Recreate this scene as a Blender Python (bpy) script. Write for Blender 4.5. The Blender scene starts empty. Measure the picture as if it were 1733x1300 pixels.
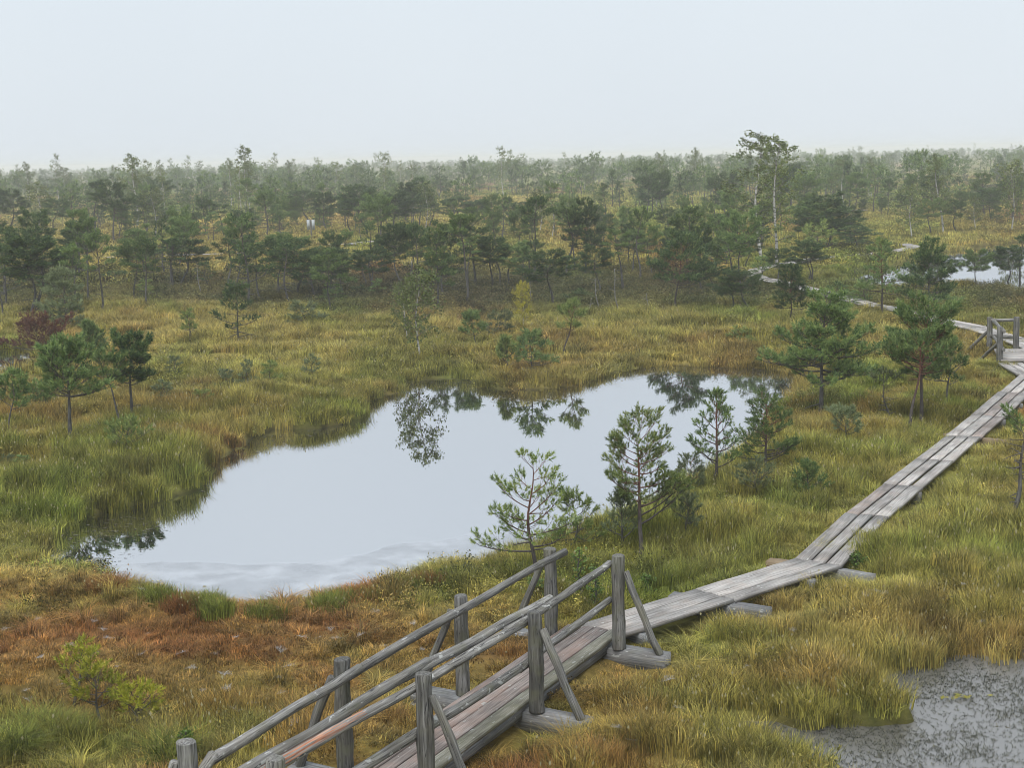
import bpy, math, random
import numpy as np
from mathutils import Matrix, Vector

# ------------------------------------------------------------------ camera, sky, sun, exposure
scene = bpy.context.scene
root_col = scene.collection
FPX, CX, CY, CAM_H = 2600.0, 866.5, 650.0, 6.2          # focal length and centre in pixels of the 1733 x 1300 photograph
PITCH, ROLL = math.atan(384 / 2600), math.radians(1.3)
_d = np.array([0, math.cos(PITCH), -math.sin(PITCH)])
_u0 = np.array([0, math.sin(PITCH), math.cos(PITCH)])
_r0 = np.array([1.0, 0, 0])
_r = _r0 * math.cos(ROLL) - _u0 * math.sin(ROLL)
_u = _u0 * math.cos(ROLL) + _r0 * math.sin(ROLL)
_C = np.array([0, 0, CAM_H])

cam_data = bpy.data.cameras.new('camera')
cam = bpy.data.objects.new('camera', cam_data)
root_col.objects.link(cam)
cam_data.sensor_width = 36.0
cam_data.lens = 36.0 * FPX / 1733.0
cam_data.clip_start = 0.1
cam_data.clip_end = 12000
cam.matrix_world = Matrix(((_r[0], _u[0], -_d[0], 0), (_r[1], _u[1], -_d[1], 0), (_r[2], _u[2], -_d[2], CAM_H), (0, 0, 0, 1)))
scene.camera = cam

SUN_EL, SUN_AZ = 58.0, 200.0       # degrees; azimuth measured from +Y towards +X: behind the camera, a little to its left
world = bpy.data.worlds.new('World')
scene.world = world
world.use_nodes = True
wn, wl = world.node_tree.nodes, world.node_tree.links
wn.clear()
w_out = wn.new('ShaderNodeOutputWorld')
w_bg = wn.new('ShaderNodeBackground')
w_sky = wn.new('ShaderNodeTexSky')
w_sky.sky_type = 'NISHITA'
w_sky.sun_disc = False
w_sky.sun_elevation = math.radians(SUN_EL)
w_sky.sun_rotation = math.radians(SUN_AZ)
w_sky.dust_density = 4.0
w_mix = wn.new('ShaderNodeMix')
w_mix.data_type = 'RGBA'
w_mix.inputs[0].default_value = 0.93                    # closed, even cloud cover over the clear sky
w_mix.inputs[7].default_value = (4.22, 4.63, 5.0, 1)
w_tc = wn.new('ShaderNodeTexCoord'); w_no = wn.new('ShaderNodeTexNoise'); w_no.inputs['Scale'].default_value = 2.2; w_no.inputs['Detail'].default_value = 3
w_rp = wn.new('ShaderNodeValToRGB')
for _e, _p, _c in zip(w_rp.color_ramp.elements, (0.35, 0.65), ((3.84, 4.19, 4.53, 1), (4.08, 4.42, 4.73, 1))): _e.position = _p; _e.color = _c
wl.new(w_tc.outputs['Generated'], w_no.inputs[0]); wl.new(w_no.outputs[0], w_rp.inputs[0]); wl.new(w_rp.outputs[0], w_mix.inputs[7])
wl.new(w_sky.outputs[0], w_mix.inputs[6])
wl.new(w_mix.outputs[2], w_bg.inputs[0])
w_bg.inputs[1].default_value = 0.1
wl.new(w_bg.outputs[0], w_out.inputs[0])

sun_data = bpy.data.lights.new('sun', 'SUN')
sun = bpy.data.objects.new('sun', sun_data)
root_col.objects.link(sun)
sun_data.energy = 1.5
sun_data.angle = math.radians(35)
sun_data.color = (1.0, 0.98, 0.95)
_sv = Vector((math.sin(math.radians(SUN_AZ)) * math.cos(math.radians(SUN_EL)), math.cos(math.radians(SUN_AZ)) * math.cos(math.radians(SUN_EL)), math.sin(math.radians(SUN_EL))))
sun.rotation_euler = _sv.to_track_quat('Z', 'Y').to_euler()
sun.location = (0, 0, 40)

scene.view_settings.view_transform = 'Standard'
scene.view_settings.look = 'None'
scene.view_settings.exposure = 1.0
scene.view_settings.gamma = 1.0
scene.view_settings.use_curve_mapping = False
scene.render.engine = 'CYCLES'
scene.cycles.max_bounces = 5
scene.cycles.use_adaptive_sampling = True
scene.cycles.adaptive_threshold = 0.02
scene.cycles.diffuse_bounces = 2
scene.cycles.glossy_bounces = 3
scene.cycles.transmission_bounces = 3
scene.cycles.volume_bounces = 1
scene.cycles.transparent_max_bounces = 8
scene.cycles.filter_width = 0.9
scene.cycles.caustics_reflective = False
scene.cycles.caustics_refractive = False

# ------------------------------------------------------------------ small helpers
def at(px, py, z=0.0):
    v = _d + _r * (px - CX) / FPX - _u * (py - CY) / FPX
    return _C + v * (z - CAM_H) / v[2]

def height_to(base, ptop):
    q = base - _C
    k = (CY - ptop) / FPX
    return (k * (q @ _d) - q @ _u) / (_u[2] - k * _d[2])

def px_per_m(base):
    return FPX / ((base - _C) @ _d)

def link(o):
    root_col.objects.link(o)
    return o

def tag(o, label, cat, group=None, kind=None):
    o['label'] = label
    if cat: o['category'] = cat
    if group: o['group'] = group
    if kind: o['kind'] = kind
    return o

def empty(name, loc, rotz=0.0):
    o = bpy.data.objects.new(name, None)
    link(o)
    o.location = [float(c) for c in loc]
    o.rotation_euler = (0, 0, rotz)
    o.empty_display_size = 0.2
    return o

def np_mesh(name, V, faces, mat=None, smooth=False, attrs=None):
    """V (n,3); faces: list of int arrays (m,3) or (m,4)."""
    V = np.asarray(V, dtype=np.float32)
    me = bpy.data.meshes.new(name)
    faces = [np.asarray(f, dtype=np.int32) for f in faces if len(f)]
    loops = np.concatenate([f.ravel() for f in faces])
    tot = np.concatenate([np.full(len(f), f.shape[1], dtype=np.int32) for f in faces])
    start = np.concatenate([[0], np.cumsum(tot)[:-1]]).astype(np.int32)
    me.vertices.add(len(V)); me.vertices.foreach_set('co', V.ravel())
    me.loops.add(len(loops)); me.loops.foreach_set('vertex_index', loops)
    me.polygons.add(len(tot)); me.polygons.foreach_set('loop_start', start); me.polygons.foreach_set('loop_total', tot)
    if smooth: me.polygons.foreach_set('use_smooth', np.ones(len(tot), dtype=bool))
    me.update(calc_edges=True)
    for k, (typ, arr) in (attrs or {}).items():
        a = me.attributes.new(k, typ, 'POINT')
        arr = np.asarray(arr, dtype=np.float32)
        a.data.foreach_set('value' if typ == 'FLOAT' else ('color' if typ == 'FLOAT_COLOR' else 'vector'), arr.ravel())
    if mat: me.materials.append(mat)
    return me

def mesh_obj(name, me, parent=None, loc=None, rot=None):
    o = bpy.data.objects.new(name, me)
    link(o)
    if parent is not None: o.parent = parent
    if loc is not None: o.location = [float(c) for c in loc]
    if rot is not None: o.rotation_euler = rot
    return o

class Buf:
    """collects vertices, faces and a per-vertex tint"""
    def __init__(s): s.V = []; s.T = []; s.F = {3: [], 4: []}; s.n = 0
    def add(s, V, F, tint=0.0):
        V = np.asarray(V, dtype=float); F = np.asarray(F, dtype=int)
        s.V.append(V); s.T.append(np.broadcast_to(np.asarray(tint, dtype=float), (len(V),)))
        s.F[F.shape[1]].append(F + s.n); s.n += len(V)
    def more(s, F):
        F = np.asarray(F, dtype=int); s.F[F.shape[1]].append(F)
    def mesh(s, name, mat, smooth=False):
        fs = [np.concatenate(s.F[k]) for k in (3, 4) if s.F[k]]
        return np_mesh(name, np.concatenate(s.V), fs, mat, smooth, {'tint': ('FLOAT', np.concatenate(s.T))})

def nrm(v):
    v = np.asarray(v, dtype=float)
    return v / (np.linalg.norm(v, axis=-1, keepdims=True) + 1e-12)

def tube(buf, pts, rad, sides, tint=0.0, cap=True, wob=None):
    pts = np.asarray(pts, dtype=float); n = len(pts)
    rad = np.broadcast_to(np.asarray(rad, dtype=float), (n,))
    tan = np.gradient(pts, axis=0); tan = nrm(tan)
    ref = np.array([0.0, 0, 1]) if abs(tan[0][2]) < 0.9 else np.array([1.0, 0, 0])
    a = nrm(np.cross(tan, ref)); b = np.cross(tan, a)
    ang = np.arange(sides) * 2 * math.pi / sides
    R = rad[:, None] * (wob if wob is not None else np.ones((n, sides)))
    V = pts[:, None, :] + R[..., None] * (np.cos(ang)[None, :, None] * a[:, None, :] + np.sin(ang)[None, :, None] * b[:, None, :])
    i = np.arange(n - 1)[:, None] * sides; j = np.arange(sides)[None, :]; jn = (j + 1) % sides
    F = np.stack([i + j, i + jn, i + sides + jn, i + sides + j], -1).reshape(-1, 4)
    T = np.repeat(np.broadcast_to(np.asarray(tint, dtype=float), (n,)), sides)
    base = buf.n
    buf.add(V.reshape(-1, 3), F, T)
    if cap:
        for row, flip in ((0, True), (n - 1, False)):
            c = pts[row]
            k = buf.n
            buf.V.append(c[None, :]); buf.T.append(np.array([T[row * sides]])); buf.n += 1
            r0 = base + row * sides + np.arange(sides); r1 = base + row * sides + (np.arange(sides) + 1) % sides
            f = np.stack([np.full(sides, k), r1 if flip else r0, r0 if flip else r1], -1)
            buf.F[3].append(f)

def _hash(ix, iy, seed):
    h = np.sin(ix * 127.1 + iy * 311.7 + seed * 74.7) * 43758.5453
    return h - np.floor(h)

def vnoise(x, y, seed=0):
    ix, iy = np.floor(x), np.floor(y)
    fx, fy = x - ix, y - iy
    fx = fx * fx * (3 - 2 * fx); fy = fy * fy * (3 - 2 * fy)
    a = _hash(ix, iy, seed); b = _hash(ix + 1, iy, seed); c = _hash(ix, iy + 1, seed); e = _hash(ix + 1, iy + 1, seed)
    return (a * (1 - fx) + b * fx) * (1 - fy) + (c * (1 - fx) + e * fx) * fy

def fbm(x, y, seed=0, octv=3):
    s = 0; amp = 0.5; tot = 0
    for k in range(octv):
        s = s + amp * vnoise(x * 2 ** k + 17.3 * k, y * 2 ** k - 9.1 * k, seed + k); tot += amp; amp *= 0.5
    return s / tot

def sstep(a, b, x):
    t = np.clip((x - a) / (b - a), 0, 1)
    return t * t * (3 - 2 * t)

# ------------------------------------------------------------------ materials
def new_mat(name):
    m = bpy.data.materials.new(name)
    m.use_nodes = True
    nt = m.node_tree
    nt.nodes.clear()
    return m, nt.nodes, nt.links

def N(nodes, t, **kw):
    n = nodes.new(t)
    for k, v in kw.items(): setattr(n, k, v)
    return n

def mixc(nodes, links, fac, a, b, blend='MIX'):
    m = nodes.new('ShaderNodeMix'); m.data_type = 'RGBA'; m.blend_type = blend
    for sock, val in ((m.inputs[0], fac), (m.inputs[6], a), (m.inputs[7], b)):
        if hasattr(val, 'links') or isinstance(val, bpy.types.NodeSocket): links.new(val, sock)
        else: sock.default_value = val if not isinstance(val, tuple) else (val + (1,) if len(val) == 3 else val)
    return m.outputs[2]

def ramp(nodes, links, fac, stops):
    r = nodes.new('ShaderNodeValToRGB')
    e = r.color_ramp.elements
    while len(e) < len(stops): e.new(0.5)
    for el, (p, c) in zip(e, stops):
        el.position = p; el.color = c + (1,) if len(c) == 3 else c
    links.new(fac, r.inputs[0])
    return r.outputs[0]

def math_(nodes, links, op, a, b=None):
    m = nodes.new('ShaderNodeMath'); m.operation = op
    for i, v in enumerate((a, b)):
        if v is None: continue
        if isinstance(v, bpy.types.NodeSocket): links.new(v, m.inputs[i])
        else: m.inputs[i].default_value = v
    return m.outputs[0]

def leaf_shader(nodes, links, col, transl=0.3, rough=0.6, spec=0.25):
    out = N(nodes, 'ShaderNodeOutputMaterial')
    p = N(nodes, 'ShaderNodeBsdfPrincipled')
    links.new(col, p.inputs['Base Color'])
    p.inputs['Roughness'].default_value = rough
    p.inputs['Specular IOR Level'].default_value = spec
    t = N(nodes, 'ShaderNodeBsdfTranslucent')
    links.new(col, t.inputs['Color'])
    mx = N(nodes, 'ShaderNodeMixShader')
    mx.inputs[0].default_value = transl
    links.new(p.outputs[0], mx.inputs[1]); links.new(t.outputs[0], mx.inputs[2])
    links.new(mx.outputs[0], out.inputs[0])

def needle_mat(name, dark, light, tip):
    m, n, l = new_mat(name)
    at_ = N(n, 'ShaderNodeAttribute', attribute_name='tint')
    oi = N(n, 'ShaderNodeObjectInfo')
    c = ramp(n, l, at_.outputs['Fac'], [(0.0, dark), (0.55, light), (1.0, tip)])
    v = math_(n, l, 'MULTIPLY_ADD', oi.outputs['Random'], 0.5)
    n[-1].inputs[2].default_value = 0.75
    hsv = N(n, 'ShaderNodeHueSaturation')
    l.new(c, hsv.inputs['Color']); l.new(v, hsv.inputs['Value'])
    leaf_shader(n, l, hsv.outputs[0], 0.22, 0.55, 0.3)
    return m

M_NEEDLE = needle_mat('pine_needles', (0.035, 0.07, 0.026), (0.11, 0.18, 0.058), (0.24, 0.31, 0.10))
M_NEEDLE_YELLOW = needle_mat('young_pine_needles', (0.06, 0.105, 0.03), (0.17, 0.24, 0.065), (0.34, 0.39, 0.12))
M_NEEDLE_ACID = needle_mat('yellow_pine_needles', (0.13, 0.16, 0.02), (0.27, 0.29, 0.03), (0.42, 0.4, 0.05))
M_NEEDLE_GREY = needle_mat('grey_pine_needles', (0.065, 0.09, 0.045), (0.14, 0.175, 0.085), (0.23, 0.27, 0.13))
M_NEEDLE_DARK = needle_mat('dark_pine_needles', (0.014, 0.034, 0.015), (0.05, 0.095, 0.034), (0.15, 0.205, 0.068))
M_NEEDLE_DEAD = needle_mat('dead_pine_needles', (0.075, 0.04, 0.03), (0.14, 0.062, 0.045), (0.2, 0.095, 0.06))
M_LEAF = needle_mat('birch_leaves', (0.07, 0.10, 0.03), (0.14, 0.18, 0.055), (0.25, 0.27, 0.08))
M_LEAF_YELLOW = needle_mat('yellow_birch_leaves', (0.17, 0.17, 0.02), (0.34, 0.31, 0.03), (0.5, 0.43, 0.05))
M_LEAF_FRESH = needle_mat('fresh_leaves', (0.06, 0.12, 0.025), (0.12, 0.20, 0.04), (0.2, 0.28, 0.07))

def bark_mat(name, low, high, lichen=0.25):
    m, n, l = new_mat(name)
    at_ = N(n, 'ShaderNodeAttribute', attribute_name='tint')
    tc = N(n, 'ShaderNodeTexCoord')
    mp = N(n, 'ShaderNodeMapping'); mp.inputs['Scale'].default_value = (28, 28, 7)
    l.new(tc.outputs['Object'], mp.inputs[0])
    no = N(n, 'ShaderNodeTexNoise'); no.inputs['Scale'].default_value = 1.0; no.inputs['Detail'].default_value = 4
    l.new(mp.outputs[0], no.inputs[0])
    base = ramp(n, l, at_.outputs['Fac'], [(0.0, low), (0.35, low), (0.75, high), (1.0, high)])
    c = mixc(n, l, ramp(n, l, no.outputs[0], [(0.35, (0, 0, 0)), (0.7, (1, 1, 1))]), mixc(n, l, 1.0, base, (0.45, 0.45, 0.45), 'MULTIPLY'), mixc(n, l, lichen, base, (0.24, 0.25, 0.23)))
    p = N(n, 'ShaderNodeBsdfPrincipled'); out = N(n, 'ShaderNodeOutputMaterial')
    l.new(c, p.inputs['Base Color']); p.inputs['Roughness'].default_value = 0.85
    b = N(n, 'ShaderNodeBump'); b.inputs['Strength'].default_value = 0.6; b.inputs['Distance'].default_value = 0.01
    l.new(no.outputs[0], b.inputs['Height']); l.new(b.outputs[0], p.inputs['Normal'])
    l.new(p.outputs[0], out.inputs[0])
    return m

M_BARK = bark_mat('pine_bark', (0.085, 0.078, 0.072), (0.10, 0.075, 0.055))
M_BARK_RED = bark_mat('red_pine_bark', (0.09, 0.075, 0.068), (0.20, 0.075, 0.045), 0.08)
M_BARK_DEAD = bark_mat('bleached_dead_wood', (0.30, 0.29, 0.27), (0.36, 0.35, 0.33), 0.2)

def birch_bark():
    m, n, l = new_mat('birch_bark')
    tc = N(n, 'ShaderNodeTexCoord')
    mp = N(n, 'ShaderNodeMapping'); mp.inputs['Scale'].default_value = (5, 5, 9)
    l.new(tc.outputs['Object'], mp.inputs[0])
    no = N(n, 'ShaderNodeTexNoise'); no.inputs['Scale'].default_value = 1.0; no.inputs['Detail'].default_value = 3
    l.new(mp.outputs[0], no.inputs[0])
    at_ = N(n, 'ShaderNodeAttribute', attribute_name='tint')
    white = mixc(n, l, at_.outputs['Fac'], (0.46, 0.45, 0.42), (0.13, 0.10, 0.085))
    c = mixc(n, l, ramp(n, l, no.outputs[0], [(0.38, (1, 1, 1)), (0.47, (0, 0, 0))]), white, (0.06, 0.055, 0.05))
    p = N(n, 'ShaderNodeBsdfPrincipled'); out = N(n, 'ShaderNodeOutputMaterial')
    l.new(c, p.inputs['Base Color']); p.inputs['Roughness'].default_value = 0.7
    l.new(p.outputs[0], out.inputs[0])
    return m
M_BIRCH = birch_bark()

def wood_mat(name, axis, dark, mid, light, warm, lichen=0.0, scale=1.0, scraped=None, warm_amt=0.35, green=0.0):
    """weathered timber; grain runs along the local axis"""
    m, n, l = new_mat(name)
    tc = N(n, 'ShaderNodeTexCoord'); oi = N(n, 'ShaderNodeObjectInfo')
    off = N(n, 'ShaderNodeVectorMath', operation='SCALE')
    comb = N(n, 'ShaderNodeCombineXYZ')
    for k in range(3): l.new(oi.outputs['Random'], comb.inputs[k])
    l.new(comb.outputs[0], off.inputs[0]); off.inputs['Scale'].default_value = 37.0
    add = N(n, 'ShaderNodeVectorMath', operation='ADD')
    l.new(tc.outputs['Object'], add.inputs[0]); l.new(off.outputs[0], add.inputs[1])
    mp = N(n, 'ShaderNodeMapping')
    s = [60 * scale] * 3; s[axis] = 2.2 * scale
    mp.inputs['Scale'].default_value = s
    l.new(add.outputs[0], mp.inputs[0])
    grain = N(n, 'ShaderNodeTexNoise'); grain.inputs['Scale'].default_value = 1; grain.inputs['Detail'].default_value = 5; grain.inputs['Roughness'].default_value = 0.65
    l.new(mp.outputs[0], grain.inputs[0])
    blot = N(n, 'ShaderNodeTexNoise'); blot.inputs['Scale'].default_value = 3.2; blot.inputs['Detail'].default_value = 4
    l.new(add.outputs[0], blot.inputs[0])
    c = ramp(n, l, grain.outputs[0], [(0.30, dark), (0.5, mid), (0.72, light)])
    wm = ramp(n, l, blot.outputs[0], [(0.45, (0, 0, 0)), (0.68, (warm_amt,) * 3)])
    c = mixc(n, l, wm, c, warm)
    bl2 = N(n, 'ShaderNodeTexNoise'); bl2.inputs['Scale'].default_value = 1.3; bl2.inputs['Detail'].default_value = 3
    l.new(add.outputs[0], bl2.inputs[0])
    val = ramp(n, l, bl2.outputs[0], [(0.3, (0.62, 0.62, 0.62)), (0.7, (1.25, 1.25, 1.25))])
    c = mixc(n, l, 1.0, c, val, 'MULTIPLY')
    ov = math_(n, l, 'MULTIPLY_ADD', oi.outputs['Random'], 0.4)
    n[-1].inputs[2].default_value = 0.8
    hsv = N(n, 'ShaderNodeHueSaturation'); l.new(c, hsv.inputs['Color']); l.new(ov, hsv.inputs['Value'])
    c = hsv.outputs[0]
    if axis == 2:                                     # drying cracks along the pole
        ck = N(n, 'ShaderNodeTexNoise'); ck.inputs['Scale'].default_value = 1; ck.inputs['Detail'].default_value = 1
        mpc = N(n, 'ShaderNodeMapping'); mpc.inputs['Scale'].default_value = (34, 34, 0.9); l.new(add.outputs[0], mpc.inputs[0]); l.new(mpc.outputs[0], ck.inputs[0])
        cm = ramp(n, l, ck.outputs[0], [(0.525, (0, 0, 0)), (0.54, (0.85, 0.85, 0.85)), (0.55, (0.85, 0.85, 0.85)), (0.565, (0, 0, 0))])
        c = mixc(n, l, cm, c, (0.02, 0.02, 0.022))
    if green:
        g = N(n, 'ShaderNodeTexNoise'); g.inputs['Scale'].default_value = 6; g.inputs['Detail'].default_value = 5
        l.new(add.outputs[0], g.inputs[0])
        c = mixc(n, l, ramp(n, l, g.outputs[0], [(0.5, (0, 0, 0)), (0.72, (green,) * 3)]), c, (0.14, 0.145, 0.075))
    if lichen:
        li = N(n, 'ShaderNodeTexNoise'); li.inputs['Scale'].default_value = 24; li.inputs['Detail'].default_value = 3
        mp2 = N(n, 'ShaderNodeMapping'); s2 = [1.0] * 3; s2[axis] = 0.45; mp2.inputs['Scale'].default_value = s2
        l.new(add.outputs[0], mp2.inputs[0]); l.new(mp2.outputs[0], li.inputs[0])
        lm = N(n, 'ShaderNodeTexNoise'); lm.inputs['Scale'].default_value = 4.5; lm.inputs['Detail'].default_value = 2
        l.new(add.outputs[0], lm.inputs[0])
        lsum = math_(n, l, 'MULTIPLY_ADD', lm.outputs[0], 0.5); n[-1].inputs[2].default_value = -0.25
        lv = math_(n, l, 'ADD', li.outputs[0], lsum)
        sp = ramp(n, l, lv, [(0.70 - lichen * 0.12, (0, 0, 0)), (0.74 - lichen * 0.12, (0.8, 0.8, 0.8))])
        c = mixc(n, l, sp, c, (0.42, 0.43, 0.41))
    if scraped:
        lo, hi = scraped
        sx = N(n, 'ShaderNodeSeparateXYZ'); l.new(tc.outputs['Object'], sx.inputs[0])
        zz = sx.outputs[2]
        b1 = math_(n, l, 'GREATER_THAN', zz, lo); b2 = math_(n, l, 'LESS_THAN', zz, hi)
        gt = N(n, 'ShaderNodeTexNoise'); gt.inputs['Scale'].default_value = 1
        mp3 = N(n, 'ShaderNodeMapping'); mp3.inputs['Scale'].default_value = (60, 60, 1.1); l.new(tc.outputs['Object'], mp3.inputs[0]); l.new(mp3.outputs[0], gt.inputs[0])
        mid_ = math_(n, l, 'ABSOLUTE', math_(n, l, 'SUBTRACT', zz, (lo + hi) / 2))
        b3 = math_(n, l, 'GREATER_THAN', math_(n, l, 'SUBTRACT', gt.outputs[0], math_(n, l, 'MULTIPLY', mid_, .14)), 0.47)
        geo = N(n, 'ShaderNodeNewGeometry'); sn = N(n, 'ShaderNodeSeparateXYZ'); l.new(geo.outputs['Normal'], sn.inputs[0])
        b4 = math_(n, l, 'GREATER_THAN', sn.outputs[2], -0.05)
        f = math_(n, l, 'MULTIPLY', math_(n, l, 'MULTIPLY', b1, b2), math_(n, l, 'MULTIPLY', b3, b4))
        c = mixc(n, l, f, c, ramp(n, l, grain.outputs[0], [(0.35, (0.12, 0.06, 0.04)), (0.48, (0.36, 0.15, 0.085)), (0.62, (0.52, 0.30, 0.2))]))
    p = N(n, 'ShaderNodeBsdfPrincipled'); out = N(n, 'ShaderNodeOutputMaterial')
    l.new(c, p.inputs['Base Color']); p.inputs['Roughness'].default_value = 0.75; p.inputs['Specular IOR Level'].default_value = 0.3
    b = N(n, 'ShaderNodeBump'); b.inputs['Strength'].default_value = 0.7; b.inputs['Distance'].default_value = 0.006
    l.new(grain.outputs[0], b.inputs['Height']); l.new(b.outputs[0], p.inputs['Normal'])
    l.new(p.outputs[0], out.inputs[0])
    return m

M_PLANK = wood_mat('weathered_plank', 0, (0.12, 0.113, 0.108), (0.34, 0.325, 0.31), (0.53, 0.515, 0.495), (0.38, 0.31, 0.26), lichen=0.12)
M_PLANK_BRIDGE = wood_mat('bridge_plank', 0, (0.10, 0.085, 0.078), (0.23, 0.195, 0.178), (0.36, 0.32, 0.30), (0.29, 0.19, 0.15), lichen=0.15, warm_amt=0.6)
M_PLANK_PINK = wood_mat('worn_plank', 0, (0.13, 0.11, 0.105), (0.31, 0.275, 0.255), (0.47, 0.43, 0.41), (0.36, 0.27, 0.225), lichen=0.2, warm_amt=0.5)
M_PLANK_MOSSY = wood_mat('mossy_edge_plank', 0, (0.11, 0.105, 0.08), (0.24, 0.23, 0.18), (0.4, 0.39, 0.34), (0.22, 0.2, 0.14), lichen=0.3, green=0.4)
M_LOG = wood_mat('weathered_log', 2, (0.03, 0.029, 0.028), (0.14, 0.138, 0.132), (0.30, 0.298, 0.288), (0.17, 0.155, 0.115), lichen=0.0, scale=0.8, green=0.35)
M_RAIL = wood_mat('lichened_rail', 2, (0.05, 0.048, 0.046), (0.175, 0.17, 0.162), (0.36, 0.355, 0.34), (0.2, 0.18, 0.14), lichen=0.38, scale=0.8, green=0.3)
M_RAIL_SCRAPED = wood_mat('scraped_rail', 2, (0.05, 0.048, 0.046), (0.175, 0.17, 0.162), (0.36, 0.355, 0.34), (0.2, 0.18, 0.14), lichen=0.35, scale=0.8, scraped=(0.1, 1.6))
M_BEAM = wood_mat('sleeper_beam', 0, (0.07, 0.07, 0.075), (0.18, 0.185, 0.19), (0.34, 0.34, 0.345), (0.22, 0.19, 0.16), lichen=0.15, green=0.2)
M_BEAM_BROWN = wood_mat('brown_sleeper', 0, (0.13, 0.095, 0.06), (0.29, 0.22, 0.14), (0.42, 0.34, 0.24), (0.33, 0.22, 0.12), lichen=0.0)

def plain(name, col, rough=0.7, spec=0.3):
    m, n, l = new_mat(name)
    p = N(n, 'ShaderNodeBsdfPrincipled'); out = N(n, 'ShaderNodeOutputMaterial')
    no = N(n, 'ShaderNodeTexNoise'); no.inputs['Scale'].default_value = 9; no.inputs['Detail'].default_value = 4
    tc = N(n, 'ShaderNodeTexCoord'); l.new(tc.outputs['Object'], no.inputs[0])
    c = mixc(n, l, no.outputs[0], tuple(v * 0.8 for v in col), tuple(min(1, v * 1.2) for v in col))
    l.new(c, p.inputs['Base Color']); p.inputs['Roughness'].default_value = rough; p.inputs['Specular IOR Level'].default_value = spec
    l.new(p.outputs[0], out.inputs[0])
    return m

def water_mat(name, refl, body, rough=0.02, mirror=0.85, bump=0.004):
    m, n, l = new_mat(name)
    out = N(n, 'ShaderNodeOutputMaterial')
    g = N(n, 'ShaderNodeBsdfGlossy'); g.inputs['Color'].default_value = refl + (1,); g.inputs['Roughness'].default_value = rough
    d = N(n, 'ShaderNodeBsdfDiffuse'); d.inputs['Color'].default_value = body + (1,)
    mx = N(n, 'ShaderNodeMixShader'); mx.inputs[0].default_value = mirror
    l.new(d.outputs[0], mx.inputs[1]); l.new(g.outputs[0], mx.inputs[2])
    tc = N(n, 'ShaderNodeTexCoord'); no = N(n, 'ShaderNodeTexNoise'); no.inputs['Scale'].default_value = 2.0; no.inputs['Detail'].default_value = 2
    l.new(tc.outputs['Object'], no.inputs[0])
    b = N(n, 'ShaderNodeBump'); b.inputs['Strength'].default_value = 0.15; b.inputs['Distance'].default_value = bump
    l.new(no.outputs[0], b.inputs['Height']); l.new(b.outputs[0], g.inputs['Normal'])
    l.new(mx.outputs[0], out.inputs[0])
    return m
M_WATER = water_mat('still_bog_water', (0.87, 0.88, 0.90), (0.03, 0.03, 0.025))
M_WATER_DIM = water_mat('weedy_bog_water', (0.58, 0.575, 0.57), (0.17, 0.165, 0.155), rough=0.25, mirror=0.45, bump=0.02)

def film_mat(name, col, lo, hi, scale, stretch=(1, 1, 1), mirror=0.5):
    """thin floating film: pale skin broken up by noise, clear water between"""
    m, n, l = new_mat(name)
    out = N(n, 'ShaderNodeOutputMaterial')
    tc = N(n, 'ShaderNodeTexCoord'); mp = N(n, 'ShaderNodeMapping'); mp.inputs['Scale'].default_value = stretch
    l.new(tc.outputs['Object'], mp.inputs[0])
    no = N(n, 'ShaderNodeTexNoise'); no.inputs['Scale'].default_value = scale; no.inputs['Detail'].default_value = 6; no.inputs['Roughness'].default_value = 0.6
    l.new(mp.outputs[0], no.inputs[0])
    at_ = N(n, 'ShaderNodeAttribute', attribute_name='tint')
    s = math_(n, l, 'ADD', no.outputs[0], at_.outputs['Fac'])
    f = ramp(n, l, s, [(lo, (0, 0, 0)), (hi, (1, 1, 1))])
    d = N(n, 'ShaderNodeBsdfDiffuse'); d.inputs['Color'].default_value = col + (1,)
    g = N(n, 'ShaderNodeBsdfGlossy'); g.inputs['Color'].default_value = (0.85, 0.87, 0.9, 1); g.inputs['Roughness'].default_value = 0.12
    m1 = N(n, 'ShaderNodeMixShader'); m1.inputs[0].default_value = mirror
    l.new(d.outputs[0], m1.inputs[1]); l.new(g.outputs[0], m1.inputs[2])
    tr = N(n, 'ShaderNodeBsdfTransparent')
    m2 = N(n, 'ShaderNodeMixShader'); l.new(f, m2.inputs[0]); l.new(tr.outputs[0], m2.inputs[1]); l.new(m1.outputs[0], m2.inputs[2])
    l.new(m2.outputs[0], out.inputs[0])
    return m
M_FILM = film_mat('pale_surface_film', (0.33, 0.33, 0.33), 0.05, 0.6, 1.6, (1, 1, 1), 0.76)
M_SCUM = film_mat('floating_plant_debris', (0.17, 0.155, 0.13), 0.57, 0.70, 7.5, (1, 1.2, 1), 0.2)

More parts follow.
